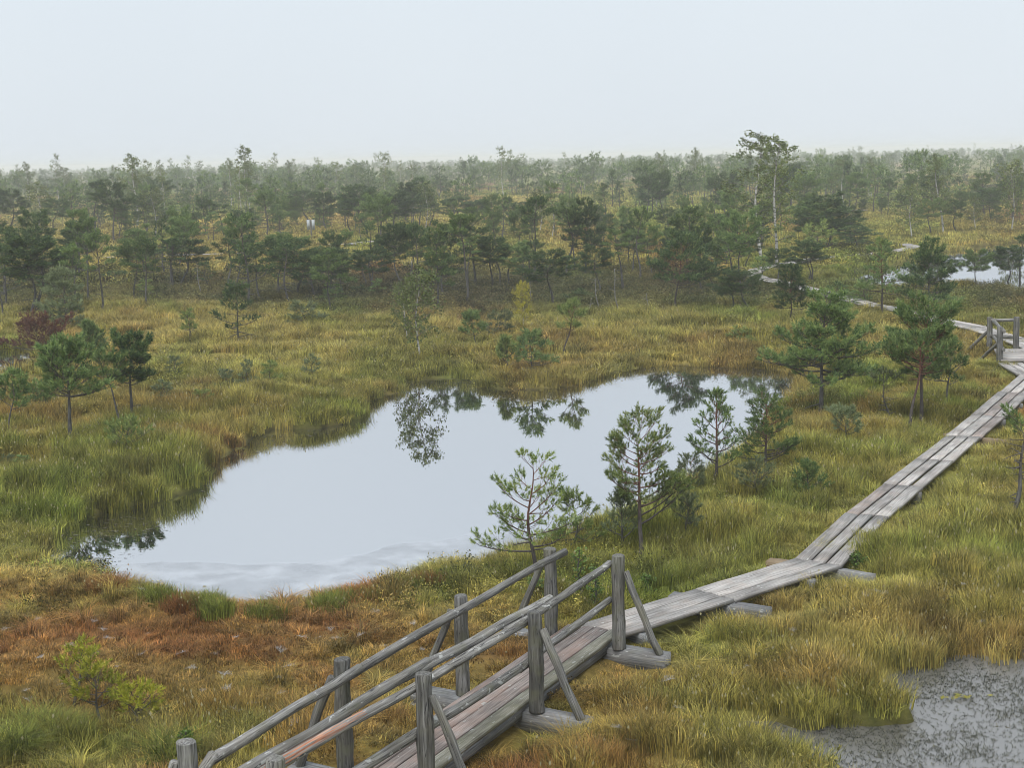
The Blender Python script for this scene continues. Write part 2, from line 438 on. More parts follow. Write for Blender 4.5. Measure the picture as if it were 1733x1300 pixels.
def ground_mat():
    m, n, l = new_mat('bog_moss')
    at_ = N(n, 'ShaderNodeAttribute', attribute_name='col')
    tc = N(n, 'ShaderNodeTexCoord')
    no = N(n, 'ShaderNodeTexNoise'); no.inputs['Scale'].default_value = 5; no.inputs['Detail'].default_value = 8; no.inputs['Roughness'].default_value = 0.7
    l.new(tc.outputs['Object'], no.inputs[0])
    no2 = N(n, 'ShaderNodeTexNoise'); no2.inputs['Scale'].default_value = 0.12; no2.inputs['Detail'].default_value = 6
    l.new(tc.outputs['Object'], no2.inputs[0])
    f = ramp(n, l, no.outputs[0], [(0.3, (0.5, 0.5, 0.5)), (0.7, (1.35, 1.3, 1.2))])
    c = mixc(n, l, 1.0, at_.outputs['Color'], f, 'MULTIPLY')
    f2 = ramp(n, l, no2.outputs[0], [(0.3, (0.75, 0.8, 0.8)), (0.7, (1.2, 1.15, 1.0))])
    c = mixc(n, l, 1.0, c, f2, 'MULTIPLY')
    p = N(n, 'ShaderNodeBsdfPrincipled'); out = N(n, 'ShaderNodeOutputMaterial')
    l.new(c, p.inputs['Base Color']); p.inputs['Roughness'].default_value = 0.95; p.inputs['Specular IOR Level'].default_value = 0.1
    b = N(n, 'ShaderNodeBump'); b.inputs['Strength'].default_value = 1.0; b.inputs['Distance'].default_value = 0.05
    l.new(no.outputs[0], b.inputs['Height']); l.new(b.outputs[0], p.inputs['Normal'])
    l.new(p.outputs[0], out.inputs[0])
    return m
M_GROUND = ground_mat()

def grass_mat():
    m, n, l = new_mat('bog_grass')
    ins = N(n, 'ShaderNodeAttribute', attribute_type='INSTANCER', attribute_name='col')
    t = N(n, 'ShaderNodeAttribute', attribute_name='tint')
    v = ramp(n, l, t.outputs['Fac'], [(0.0, (0.35, 0.38, 0.36)), (0.45, (0.95, 0.95, 0.95)), (0.85, (1.9, 1.75, 1.4))])
    c = mixc(n, l, 1.0, ins.outputs['Color'], v, 'MULTIPLY')
    seed = math_(n, l, 'GREATER_THAN', t.outputs['Fac'], 1.5)
    c = mixc(n, l, seed, c, (0.42, 0.38, 0.22))
    leaf_shader(n, l, c, 0.3, 0.6, 0.2)
    return m
M_GRASS = grass_mat()

def web_mat():
    m, n, l = new_mat('dewy_web')
    out = N(n, 'ShaderNodeOutputMaterial')
    p = N(n, 'ShaderNodeBsdfPrincipled'); p.inputs['Base Color'].default_value = (0.62, 0.62, 0.62, 1); p.inputs['Roughness'].default_value = 0.5
    no = N(n, 'ShaderNodeTexNoise'); no.inputs['Scale'].default_value = 40; tc = N(n, 'ShaderNodeTexCoord'); l.new(tc.outputs['Object'], no.inputs[0])
    l.new(ramp(n, l, no.outputs[0], [(0.3, (0.2, 0.2, 0.19)), (0.7, (0.42, 0.42, 0.42))]), p.inputs['Base Color'])
    l.new(p.outputs[0], out.inputs[0])
    return m
M_WEB = web_mat()

# ------------------------------------------------------------------ ponds, paths and the lie of the land
def poly(pts, z=0.0): return np.array([at(x, y, z)[:2] for x, y in pts])

WATER_Z = -0.27                        # the main pond lies below the bog surface
POND_MAIN = poly([(48, 955), (62, 922), (128, 893), (152, 876), (205, 866), (262, 850), (330, 826), (333, 795), (345, 779), (400, 759), (440, 738),
    (470, 727), (520, 728), (575, 718), (613, 706), (610, 693), (608, 682), (648, 671), (670, 658), (676, 648), (705, 642), (765, 639), (800, 643),
    (830, 654), (880, 661), (940, 659), (985, 652), (1010, 638), (1060, 625), (1100, 621), (1150, 617), (1220, 620), (1290, 625), (1330, 632),
    (1356, 643), (1350, 662), (1335, 692), (1310, 722), (1290, 760), (1262, 785), (1215, 812), (1165, 832), (1140, 850), (1110, 872), (1060, 890), (1010, 915), (960, 935),
    (900, 952), (850, 966), (800, 974), (740, 984), (690, 994), (640, 1010), (560, 1022), (470, 1032), (405, 1042), (370, 1030), (290, 1012), (230, 1000), (165, 972), (120, 962)], WATER_Z)
POND_SOUTH = poly([(1900, 1085), (1733, 1112), (1650, 1114), (1560, 1121), (1500, 1141), (1440, 1156), (1395, 1166), (1430, 1182), (1490, 1182), (1535, 1196), (1540, 1222),
    (1460, 1236), (1380, 1236), (1310, 1222), (1200, 1216), (1150, 1232), (1220, 1262), (1320, 1274), (1385, 1292), (1420, 1330), (1500, 1390), (1950, 1420)])
POND_WEST = poly([(-160, 598), (0, 590), (50, 588), (78, 600), (72, 622), (34, 638), (0, 638), (-160, 644)])
POND_SLIT = poly([(150, 584), (200, 574), (240, 572), (266, 576), (246, 587), (200, 592)])
POND_EAST = poly([(1412, 468), (1450, 457), (1500, 452), (1560, 432), (1620, 423), (1700, 410), (1790, 404), (1860, 440), (1800, 486), (1733, 500), (1690, 488), (1640, 486), (1560, 490), (1500, 488), (1450, 490), (1412, 484)])
PONDS = [POND_MAIN, POND_SOUTH, POND_WEST, POND_SLIT, POND_EAST]

def sdf_poly(x, y, P):
    best = np.full(x.shape, 1e9); inside = np.zeros(x.shape, bool)
    n = len(P)
    for i in range(n):
        ax, ay = P[i]; bx, by = P[(i + 1) % n]
        ex, ey = bx - ax, by - ay
        t = np.clip(((x - ax) * ex + (y - ay) * ey) / (ex * ex + ey * ey + 1e-9), 0, 1)
        best = np.minimum(best, (x - ax - t * ex) ** 2 + (y - ay - t * ey) ** 2)
        c = (ay > y) != (by > y)
        with np.errstate(divide='ignore', invalid='ignore'):
            inside ^= c & (x < (bx - ax) * (y - ay) / (by - ay) + ax)
    d = np.sqrt(best)
    return np.where(inside, -d, d)

LOW_SHORE = [(at(1120, 616, -.2)[:2], 5.0, 1.0), (at(1280, 616, -.2)[:2], 6.0, 1.0), (at(1350, 640, -.2)[:2], 4.0, .8), (at(105, 925, -.2)[:2], 2.2, .6), (at(700, 640, -.2)[:2], 4.0, .6)]

def pond_dists(x, y):
    """signed distances to the main pond and to the other pools: negative in the water"""
    x = np.asarray(x, float); y = np.asarray(y, float)
    res = []
    for grp in (PONDS[:1], PONDS[1:]):
        out = np.full(x.shape, 50.0)
        for P in grp:
            lo, hi = P.min(0) - 4, P.max(0) + 4
            m = (x > lo[0]) & (x < hi[0]) & (y > lo[1]) & (y < hi[1])
            if m.any(): out[m] = np.minimum(out[m], sdf_poly(x[m], y[m], P))
        res.append(out)
    w1 = fbm(x / 0.6, y / 0.6, 31, 2) - 0.5; w2 = fbm(x / 2.5, y / 2.5, 37, 2) - 0.5
    k = np.clip(y / 40, 0.3, 1.5)
    return res[0] + 0.4 * w1 + 0.6 * w2 * k, res[1] + 0.6 * w1 + 0.25 * w2 * k - .05

def pond_dist(x, y):
    a_, b_ = pond_dists(x, y)
    return np.minimum(a_, b_)

def land_z(x, y):
    far = sstep(90, 200, np.hypot(x, y))
    hum = fbm(x / 1.5, y / 1.5, 3, 3); 
    z = 0.13 + 0.24 * (hum - 0.5) * 2 + 0.05 * (vnoise(x / 0.35, y / 0.35, 9) - 0.5) * 2
    return np.maximum(z, 0.03) * (1 - 0.3 * far) + 0.05 * far

def ground_z(x, y):
    x = np.asarray(x, float); y = np.asarray(y, float)
    d1, d2 = pond_dists(x, y)
    s = sstep(-0.16, 0.1, d2)
    z = land_z(x, y) * s + -0.3 * (1 - s)
    low = np.zeros_like(x)                                     # where the shore is flat and wet
    for c, rad, w in LOW_SHORE: low = np.maximum(low, w * np.exp(-((x - c[0]) ** 2 + (y - c[1]) ** 2) / rad ** 2))
    bank = WATER_Z + .03 + (z - WATER_Z - .03) * np.clip(d1 / (1.0 + 5 * low), 0, 1) ** (.55 + .5 * low)
    bed = WATER_Z + .03 + np.maximum(d1 * 1.3, -.5)
    return np.where(d1 > 0, bank, bed)

def gz(x, y): return float(ground_z(np.array([x]), np.array([y]))[0])

def on_ground(px, py):
    p = at(px, py, 0.12)
    for _ in range(3): p = at(px, py, max(gz(p[0], p[1]), WATER_Z))
    return p

# boardwalk centre lines (world metres)
def wl_(pts, z): return [at(x, y, z) for x, y in pts]
DECK_Z = 0.34
POST_B3, POST_B2 = at(1048, 1098, 0.3), at(908, 1205, 0.3)
STEP = POST_B2 - POST_B3                                   # one bay of the footbridge
POST_A3 = at(933, 1075, 0.3)
AXIS = nrm(STEP[:2]); SIDE = np.array([-AXIS[1], AXIS[0]])  # SIDE points to the right-hand (near) side when looking at the picture
if SIDE @ (POST_B3 - POST_A3)[:2] < 0: SIDE = -SIDE
BR_MID = (POST_A3[:2] + POST_B3[:2]) / 2
BRIDGE_END = np.array([*(BR_MID + AXIS * (-0.32)), DECK_Z + 0.05])
BRIDGE_START = np.array([*(BR_MID + AXIS * 7.6), DECK_Z + 0.05])
KINK = at(1384, 951, DECK_Z)
WALK_A = [BRIDGE_END, KINK]
WALK_B = [KINK, at(1466, 871, DECK_Z), at(1581, 778, DECK_Z), at(1672, 703, DECK_Z), at(1752, 632, DECK_Z)]
WALK_C = [WALK_B[-1], at(1722, 606, DECK_Z)]
WALK_D = wl_([(1772, 596), (1712, 572), (1650, 553), (1588, 541), (1540, 527), (1470, 514), (1400, 496), (1335, 480), (1292, 471), (1272, 463)], DECK_Z)
WALK_E = wl_([(1272, 463), (1282, 455), (1312, 449), (1387, 436), (1450, 431), (1505, 426), (1550, 417), (1528, 412)], 0.3)
FAR_STRIPS = [wl_([(150, 437), (230, 432), (330, 430), (425, 428)], 0.3), wl_([(555, 413), (595, 412), (630, 408), (680, 407)], 0.3),
              wl_([(1236, 374), (1262, 369), (1292, 368)], 0.3), wl_([(1405, 357), (1432, 354), (1462, 355)], 0.3)]
ALL_WALKS = [[BRIDGE_START, BRIDGE_END], WALK_A, WALK_B, WALK_C, WALK_D, WALK_E] + FAR_STRIPS

SLEEPERS = []
for k in range(4):
    for base, s in ((POST_A3, -1), (POST_B3, 1)):
        c_ = (base + STEP * k)[:2]; SLEEPERS.append((c_ - SIDE * s * .1, c_ + SIDE * s * .66))
for (x0, y0), (x1, y1) in (((1300, 949), (1400, 962)), ((1390, 961), (1478, 975)), ((1136, 1008), (1302, 1034)), ((1600, 735), (1708, 748))):
    SLEEPERS.append((at(x0, y0, .25)[:2], at(x1, y1, .25)[:2]))

def sleeper_dist(x, y):
    out = np.full(np.shape(x), 1e9)
    for a, b in SLEEPERS:
        ex, ey = b - a
        t = np.clip(((x - a[0]) * ex + (y - a[1]) * ey) / (ex * ex + ey * ey + 1e-9), 0, 1)
        out = np.minimum(out, np.hypot(x - a[0] - t * ex, y - a[1] - t * ey))
    return out

def walk_dist(x, y):
    out = np.full(np.shape(x), 1e9)
    for w in ALL_WALKS:
        for a, b in zip(w[:-1], w[1:]):
            ex, ey = b[0] - a[0], b[1] - a[1]
            t = np.clip(((x - a[0]) * ex + (y - a[1]) * ey) / (ex * ex + ey * ey + 1e-9), 0, 1)
            out = np.minimum(out, np.hypot(x - a[0] - t * ex, y - a[1] - t * ey))
    return out

# what grows where: green sedge, straw, rusty moss, dark heath
PALETTE = np.array([(0.185, 0.235, 0.05), (0.37, 0.325, 0.11), (0.285, 0.145, 0.058), (0.095, 0.095, 0.05)])
BLOBS = [  # px, py, radius x (m), radius y (m), (green, straw, rust, heath), extra grass height
    (260, 1080, 4.2, 3.2, (-.15, .2, 1.25, 0), -.5), (600, 1060, 3.0, 2.0, (-.1, .3, 1.1, 0), -.5), (120, 985, 2.2, 1.6, (-.2, .4, .8, 0), -.5),
    (60, 1250, 2.0, 1.8, (.8, .1, 0, .1), .35), (420, 1200, 2.0, 1.5, (.3, .3, .5, 0), -.2), (180, 1150, 2.2, 1.2, (0, .2, 1.1, 0), -.4), (760, 1180, 1.2, 1.5, (.2, .2, .6, 0), -.3), (1230, 1290, 1.5, .8, (.1, .3, .7, 0), -.2), (1560, 1040, 2.2, .9, (.1, .4, .8, 0), -.1), (30, 1090, 1.6, 1.5, (.6, .3, .2, 0), -.3),
    (230, 775, 2.6, 2.6, (.8, .4, 0, 0), .55), (60, 840, 2.5, 2.6, (.9, .5, 0, 0), .3), (390, 700, 3.0, 4.0, (.5, .6, .2, 0), .4), (210, 840, 1.5, 1.0, (1.2, .2, 0, 0), .2),
    (130, 690, 4.0, 4.0, (.1, .2, .5, .6), .1), (270, 690, 2.0, 3.0, (0, .3, .9, .1), .0), (30, 900, 2.0, 2.0, (.9, .5, .2, 0), .0),
    (1560, 860, 4.0, 4.0, (.45, 1.0, -.1, 0), .25), (1620, 980, 2.6, 2.0, (.4, .9, .2, 0), .2), (1220, 610, 9.0, 3.0, (.3, .3, .3, 0), -.45), (110, 905, 2.0, 2.0, (.2, .4, .2, 0), -.3), (1200, 940, 2.2, 2.2, (.6, .7, -.1, .2), .2), (1450, 770, 3.0, 4.0, (.35, 1.0, 0, 0), .2),
    (1440, 720, 2.4, 2.4, (0, .2, .9, .1), .1), (1300, 1090, 2.5, 1.3, (.6, .7, .1, 0), .1), (1180, 1110, .8, .6, (1.8, 0, -.3, 0), .1), (1500, 1060, 2.0, 1.2, (.1, .6, .5, 0), .0),
    (1000, 1200, .9, .8, (0, .2, .2, 0), -.55), (1130, 1105, .9, .6, (0, 0, 0, 0), -.5), (850, 1290, 1.2, .8, (0, .2, .2, 0), -.5),
    (1455, 990, .7, .5, (0, 0, .4, 0), -.65), (1300, 955, .5, .4, (0, 0, 0, 0), -.4), (20, 648, 5., 3., (0, .1, .3, 0), -.8), (200, 596, 4., 2.5, (0, .1, .2, 0), -.7), (1460, 496, 7., 3., (.2, .2, 0, 0), -.8), (1570, 494, 7., 3., (.2, .2, 0, 0), -.8), (1150, 1200, 1.4, .9, (0, .3, 1.1, 0), -.35), (1350, 1200, 1.5, .8, (.5, .3, .5, 0), -.1), (1300, 1150, 1.6, .5, (0, 0, .9, .2), -.1), (1100, 1270, 1.6, 1.0, (.3, .5, .6, 0), -.2), (1380, 1280, 1.2, .8, (.6, .6, .3, 0), 0),
    (960, 1000, 1.6, 1.4, (.9, .1, -.2, .5), .1), (1120, 970, 1.6, 1.3, (.9, -.1, -.2, .6), .1), (1250, 840, 2.0, 2.0, (.4, .1, .1, .8), .0),
    (1150, 585, 8.0, 5.0, (.0, .5, .9, 0), .0), (1330, 600, 4.0, 4.0, (.4, .8, .2, 0), .2), (1000, 560, 6.0, 6.0, (.4, .8, .1, 0), .2), (1200, 560, 7.0, 5.0, (.4, .9, .0, 0), .2), (900, 640, 3.0, 2.5, (.1, .1, .9, .3), .0), (740, 628, 6.0, 2.0, (1.1, .4, 0, 0), .2),
    (450, 600, 8.0, 8.0, (.5, .8, .1, 0), .2), (550, 570, 8.0, 8.0, (.1, .6, .5, 0), .1), (250, 545, 6.0, 6.0, (.2, .9, .5, 0), .2), (20, 545, 6.0, 6.0, (.3, .8, .4, 0), .1), (640, 640, 2.5, 3.0, (.3, .3, .5, .4), 0),
    (300, 492, 14., 9., (-.1, -.1, 0, 1.5), -.1), (650, 492, 14., 9., (-.1, -.1, 0, 1.35), -.1), (900, 495, 10., 8., (-.1, -.1, 0, 1.35), -.1), (1120, 500, 9., 8., (0, -.1, 0, 1.4), -.1), (1680, 500, 7., 5., (0, 0, 0, 1.6), 0), (1300, 500, 6, 7, (.2, .1, 0, .6), 0),
    (640, 440, 9., 14., (.1, .9, .5, 0), 0), (820, 385, 16., 22., (.1, .9, .4, 0), 0), (560, 400, 9, 9, (.1, .7, .2, .2), 0), (380, 380, 16., 16., (0, .9, .6, 0), 0), (1500, 405, 12., 10., (.4, 1., .0, 0), .1), (1400, 470, 6., 6., (.8, .7, .0, 0), .1), (1660, 360, 16., 22., (.2, .7, .5, 0), 0),
]
_BC = [(at(b[0], b[1], .12)[:2],) + tuple(b[2:]) for b in BLOBS]

def cover(x, y):
    """-> colour (n,3), height factor, heath share"""
    wx = x + 1.2 * (fbm(x / 2, y / 2, 51, 2) - .5) * 2; wy = y + 1.2 * (fbm(x / 2, y / 2, 57, 2) - .5) * 2
    r = np.hypot(x, y)
    sc = 1 + np.clip((r - 40) / 50, 0, 4)
    n1, n2, n3, n4 = (fbm(wx / (k * sc), wy / (k * sc), s, 3) for k, s in ((1.7, 61), (1.1, 67), (1.3, 71), (2.0, 79)))
    w = np.stack([.68 + 3.2 * (n1 - .5), .55 + 3.2 * (n2 - .5), .2 + 3.0 * (n3 - .5), .10 + 1.5 * (n4 - .5)], -1)
    h = np.ones_like(x) + .9 * (fbm(x / 1.4, y / 1.4, 83, 2) - .5) + 1.0 * (vnoise(x / .45, y / .45, 85) - .5)
    for c, rx, ry, dw, dh in _BC:
        e = np.exp(-(((wx - c[0]) / rx) ** 2 + ((wy - c[1]) / ry) ** 2))
        w += e[:, None] * np.array(dw); h += e * dh
    w = np.clip(w, 0.015, None) ** 1.7
    w /= w.sum(-1, keepdims=True)
    return w @ PALETTE, np.clip(h, .25, 2.2), w[:, 3]

# ------------------------------------------------------------------ ground
def build_ground():
    dense = np.radians(np.linspace(-27, 27, 430))
    coarse = np.radians(np.linspace(27, 333, 62))[1:-1]
    ang = np.concatenate([dense, coarse]); na = len(ang)
    rr = [0.05, 3, 6, 9]
    r_ = 11.0
    while r_ < 150: rr.append(r_); r_ *= 1.0068
    while r_ < 3800: rr.append(r_); r_ *= 1.13
    rr = np.array(rr); nr = len(rr)
    A, R = np.meshgrid(ang, rr)
    x = (R * np.sin(A)).ravel(); y = (R * np.cos(A)).ravel()
    z = ground_z(x, y)
    z = np.where(R.ravel() > 400, np.maximum(z, 0.08), z)
    col = np.zeros((len(x), 4), np.float32); col[:, 3] = 1
    c, _, _ = cover(x, y)
    col[:, :3] = c * 0.7
    wet = sstep(0.1, -0.1, pond_dist(x, y))[:, None]
    col[:, :3] = col[:, :3] * (1 - wet) + np.array([.045, .037, .028]) * wet       # peat of the pond bed
    i = np.arange(nr - 1)[:, None] * na; j = np.arange(na)[None, :]; jn = (j + 1) % na
    F = np.stack([i + j, i + na + j, i + na + jn, i + jn], -1).reshape(-1, 4)[:, ::-1]
    me = np_mesh('ground', np.stack([x, y, z], -1), [F], M_GROUND, True, {'col': ('FLOAT_COLOR', col)})
    o = mesh_obj('ground', me)
    o['kind'] = 'structure'; o['label'] = 'raised bog ground of moss hummocks in olive, straw and rust'
build_ground()

def sheet(name, P, z, mat, grow, tint=None):
    c = P.mean(0)
    n = len(P)
    nv = []
    for i in range(n):
        e = nrm(P[(i + 1) % n] - P[i - 1]); nv.append((e[1], -e[0]))
    nv = np.array(nv)
    area = sum(P[i][0] * P[(i + 1) % n][1] - P[(i + 1) % n][0] * P[i][1] for i in range(n))
    if area < 0: nv = -nv
    Q = P + nv * grow
    import bmesh
    bm = bmesh.new()
    vs = [bm.verts.new((q[0], q[1], z)) for q in Q]
    f = bm.faces.new(vs)
    f.normal_update()
    if f.normal.z < 0: f.normal_flip()
    bmesh.ops.triangulate(bm, faces=[f])
    me = bpy.data.meshes.new(name); bm.to_mesh(me); bm.free()
    me.materials.append(mat)
    return mesh_obj(name, me)

for nm, P, mt, lab in (('pond_water', POND_MAIN, M_WATER, 'still pond mirroring the pale sky in the middle of the bog'),
                       ('pond_water', POND_SOUTH, M_WATER_DIM, 'dull grey shallow pool full of small shoots below the boardwalk'),
                       ('pond_water', POND_WEST, M_WATER, 'small pale pool behind the dead red pine'),
                       ('pond_water', POND_SLIT, M_WATER, 'narrow slit of water in the straw grass beyond the dead red pine'),
                       ('pond_water', POND_EAST, M_WATER, 'long pool with bright reflections behind the far boardwalk')):
    lo_, hi_ = P.min(0) - 1.2, P.max(0) + 1.2               # the sheet runs on under the banks
    o = sheet(nm, np.array([(lo_[0], lo_[1]), (hi_[0], lo_[1]), hi_, (lo_[0], hi_[1])]), WATER_Z if P is POND_MAIN else 0.0, mt, 0.0)
    o['kind'] = 'structure'; o['label'] = lab

FILM = poly([(100, 975), (150, 950), (185, 955), (250, 952), (330, 950), (430, 962), (480, 955), (560, 950), (640, 936), (700, 922), (760, 914), (820, 903), (900, 905), (960, 900), (1000, 905), (990, 950),
             (900, 962), (800, 985), (690, 1003), (560, 1032), (400, 1052), (290, 1020), (165, 980)], WATER_Z)
def ragged(P, amp, step, seed):
    out = []
    for a, b in zip(P, np.roll(P, -1, 0)):
        k = max(1, int(np.linalg.norm(b - a) / step)); t = np.arange(k)[:, None] / k
        out.append(a * (1 - t) + b * t)
    Q = np.concatenate(out)
    dx = (fbm(Q[:, 0] / .6, Q[:, 1] / .6, seed, 3) - .5) * 2; dy = (fbm(Q[:, 0] / .6, Q[:, 1] / .6, seed + 5, 3) - .5) * 2
    return Q + np.stack([dx, dy], -1) * amp + np.stack([vnoise(Q[:, 0] * 9, Q[:, 1] * 9, seed + 11), vnoise(Q[:, 0] * 9, Q[:, 1] * 9, seed + 12)], -1) * amp * .15
o = sheet('surface_film', ragged(FILM, .3, .14, 5), WATER_Z + 0.004, M_FILM, 0.1); tag(o, 'pale whitish film floating on the near end of the pond', None, kind='stuff')
for P, lab in ((poly([(90, 950), (105, 905), (150, 888), (215, 872), (262, 880), (290, 900), (262, 930), (215, 950), (150, 955)], WATER_Z), 'brownish floating debris in the pond corner under the pine reflection'),
               (poly([(660, 660), (690, 640), (790, 640), (830, 660), (760, 668), (700, 664)], WATER_Z), 'thin floating debris along the far pond bank by the point'),
               (poly([(1030, 632), (1150, 617), (1300, 626), (1356, 645), (1335, 690), (1290, 682), (1230, 650), (1120, 640), (1040, 645)], WATER_Z), 'streaky floating plants at the far end of the pond'),
               (poly([(330, 830), (345, 782), (440, 740), (530, 728), (612, 710), (560, 735), (470, 752), (400, 785), (350, 835)], WATER_Z), 'brown floating debris along the tall grass bank')):
    o = sheet('floating_debris', P, WATER_Z + 0.006, M_SCUM, 0.0); tag(o, lab, None, kind='stuff')

# ------------------------------------------------------------------ timber pieces
def chamfer_prism(name, corners_bottom, top_z, thick, mat, rng, axis_dir, parent=None, label=None, jag=0.008):
    """a plank whose plan is the quad corners (4,2) [start-left, start-right, end-right, end-left]; origin at its start, local x along it"""
    q = np.array(corners_bottom, float)
    o2 = (q[0] + q[1]) / 2
    ax = nrm(np.array(axis_dir, float)); ay = np.array([-ax[1], ax[0]])
    nseg = 5
    rows = []
    sag = (rng.random(nseg + 1) - .5) * .008; tilt = (rng.random() - .5) * .02
    for k in range(nseg + 1):
        t = k / nseg
        L = q[0] * (1 - t) + q[3] * t; R = q[1] * (1 - t) + q[2] * t
        wv = nrm(R - L)
        L = L + wv * (rng.random() - .5) * jag; R = R + wv * (rng.random() - .5) * jag
        c = 0.009
        prof = [(L, -thick), (L, -c), (L + wv * c, 0), (R - wv * c, 0), (R, -c), (R, -thick)]
        for idx, (p, z) in enumerate(prof):
            rel = p - o2
            rows.append((rel @ ax, rel @ ay, z + sag[k] + tilt * (1 if idx < 3 else -1)))
    V = np.array(rows); m = 6
    i = np.arange(nseg)[:, None] * m; j = np.arange(m)[None, :]; jn = (j + 1) % m
    F = np.stack([i + j, i + m + j, i + m + jn, i + jn], -1).reshape(-1, 4)
    e = nseg * m
    caps = np.array([[0, 1, 2, 3], [0, 3, 4, 5]]); cap2 = np.array([[3, 2, 1, 0], [5, 4, 3, 0]]) + e
    me = np_mesh(name, V, [np.concatenate([F[:, ::-1], caps[:, ::-1], cap2[:, ::-1]])], mat)
    import bmesh
    bm = bmesh.new(); bm.from_mesh(me); bmesh.ops.recalc_face_normals(bm, faces=bm.faces); bm.to_mesh(me); bm.free()
    o = mesh_obj(name, me, parent)
    M = Matrix(((ax[0], ay[0], 0, o2[0]), (ax[1], ay[1], 0, o2[1]), (0, 0, 1, top_z), (0, 0, 0, 1)))
    o.matrix_world = M if parent is None else Matrix.Translation(-Vector(parent.location)) @ M
    if label: o['label'] = label
    return o

def log(name, a, b, r0, r1, mat, rng, parent=None, sides=14, segs=9, bow=0.01, label=None, round_top=True, mids=None):
    """a round pole from a to b; local z runs along it"""
    a = np.array(a, float); b = np.array(b, float)
    L = np.linalg.norm(b - a); zax = (b - a) / L
    xax = nrm(np.cross([0, 0, 1.0], zax)) if abs(zax[2]) < .98 else np.array([1.0, 0, 0]); yax = np.cross(zax, xax)
    t = np.linspace(0, 1, segs)
    ph = rng.random(4) * 6.28
    pts = np.stack([bow * np.sin(t * 3.14 + 0) * np.cos(ph[0]) + .004 * np.sin(t * 17 + ph[1]), bow * np.sin(t * 3.14) * np.sin(ph[0]) + .007 * np.sin(t * 11 + ph[2]), t * L], -1)
    if mids is not None: pts[:, :2] += mids(t)
    rad = (r0 + (r1 - r0) * t) * (1 + .05 * np.sin(t * 9 + ph[3]) + .03 * (rng.random(segs) - .5))
    wob = 1 + .10 * (rng.random((segs, sides)) - .5) + .05 * np.sin(np.arange(sides) * 2 * 6.28 / sides + ph[0])[None, :]
    if round_top:
        e = 0.012 / L
        t0 = np.array([0, e]); t1 = np.array([1 - e, 1])
        pts = np.concatenate([pts[:1], pts[:1] + [[0, 0, .012]], pts[1:-1], pts[-1:] - [[0, 0, .012]], pts[-1:]])
        rad = np.concatenate([rad[:1] * .86, rad[:1], rad[1:-1], rad[-1:], rad[-1:] * .86])
        wob = np.concatenate([wob[:1], wob[:1], wob[1:-1], wob[-1:], wob[-1:]])
    bf = Buf(); tube(bf, pts, rad, sides, 0.0, True, wob)
    me = bf.mesh(name, mat, True)
    me.set_sharp_from_angle(angle=math.radians(40))
    o = mesh_obj(name, me, parent)
    M = Matrix(((xax[0], yax[0], zax[0], a[0]), (xax[1], yax[1], zax[1], a[1]), (xax[2], yax[2], zax[2], a[2]), (0, 0, 0, 1)))
    o.matrix_world = M if parent is None else Matrix.Translation(-Vector(parent.location)) @ M
    if label: o['label'] = label
    return o

def beam(name, a, b, w, h, mat, rng, parent=None, label=None):
    """a squared sleeper from a to b; z of a is its top"""
    a = np.array(a, float); b = np.array(b, float)
    ax = nrm((b - a)[:2]); side = np.array([-ax[1], ax[0]]) * w / 2
    return chamfer_prism(name, [a[:2] + side, a[:2] - side, b[:2] - side, b[:2] + side], a[2], h, mat, rng, ax, parent, label)

def walkway(root, pts, width, n_planks, top_z, thick, mats, rng, gap=0.018, piece=3.6, skip_joint=0.006, cuts=None, start_dir=None, end_dir=None):
    """planks along a polyline, mitred at its corners"""
    P = [np.array(p[:2], float) for p in pts]
    n = len(P)
    dirs = [nrm(P[i + 1] - P[i]) for i in range(n - 1)]
    mit = []
    for i in range(n):
        d0 = dirs[i - 1] if i > 0 else (nrm(np.array(start_dir)) if start_dir is not None else dirs[0])
        d1 = dirs[i] if i < n - 1 else (nrm(np.array(end_dir)) if end_dir is not None else dirs[-1])
        b = nrm(d0 + d1); m = np.array([-b[1], b[0]])
        mit.append(m / max(.45, abs(m @ np.array([-d1[1], d1[0]]))))
    pw = (width - gap * (n_planks - 1)) / n_planks
    for i in range(n - 1):
        L = np.linalg.norm(P[i + 1] - P[i]); k = max(1, round(L / piece))
        perp = np.array([-dirs[i][1], dirs[i][0]])
        for c in range(k):
            def node(f):
                base = P[i] * (1 - f) + P[i + 1] * f
                m = mit[i] if f == 0 else (mit[i + 1] if f == 1 else perp)
                return base, m
            f0, f1 = c / k, (c + 1) / k
            b0, m0 = node(f0); b1, m1 = node(f1)
            b0 = b0 + dirs[i] * skip_joint; b1 = b1 - dirs[i] * skip_joint
            for j in range(n_planks):
                l = width / 2 - j * (pw + gap); r = l - pw
                e0, e1 = (rng.random(2) - .5) * .03 if (0 < f0 or 0 < i) else (0, 0)
                mt = mats[int(rng.random() * len(mats))] if isinstance(mats, list) else mats
                s0, s1 = (dirs[i] * (rng.random() - .2) * .022 if 0 < f0 else 0), (dirs[i] * (rng.random() - .8) * .022 if f1 < 1 else 0)
                l += (rng.random() - .5) * .014; r += (rng.random() - .5) * .014
                chamfer_prism('plank', [b0 + s0 + m0 * l, b0 + s0 + m0 * r, b1 + s1 + m1 * r, b1 + s1 + m1 * l], top_z + (rng.random() - .5) * .018, thick, mt, rng, dirs[i], root)

rng = np.random.default_rng(7)

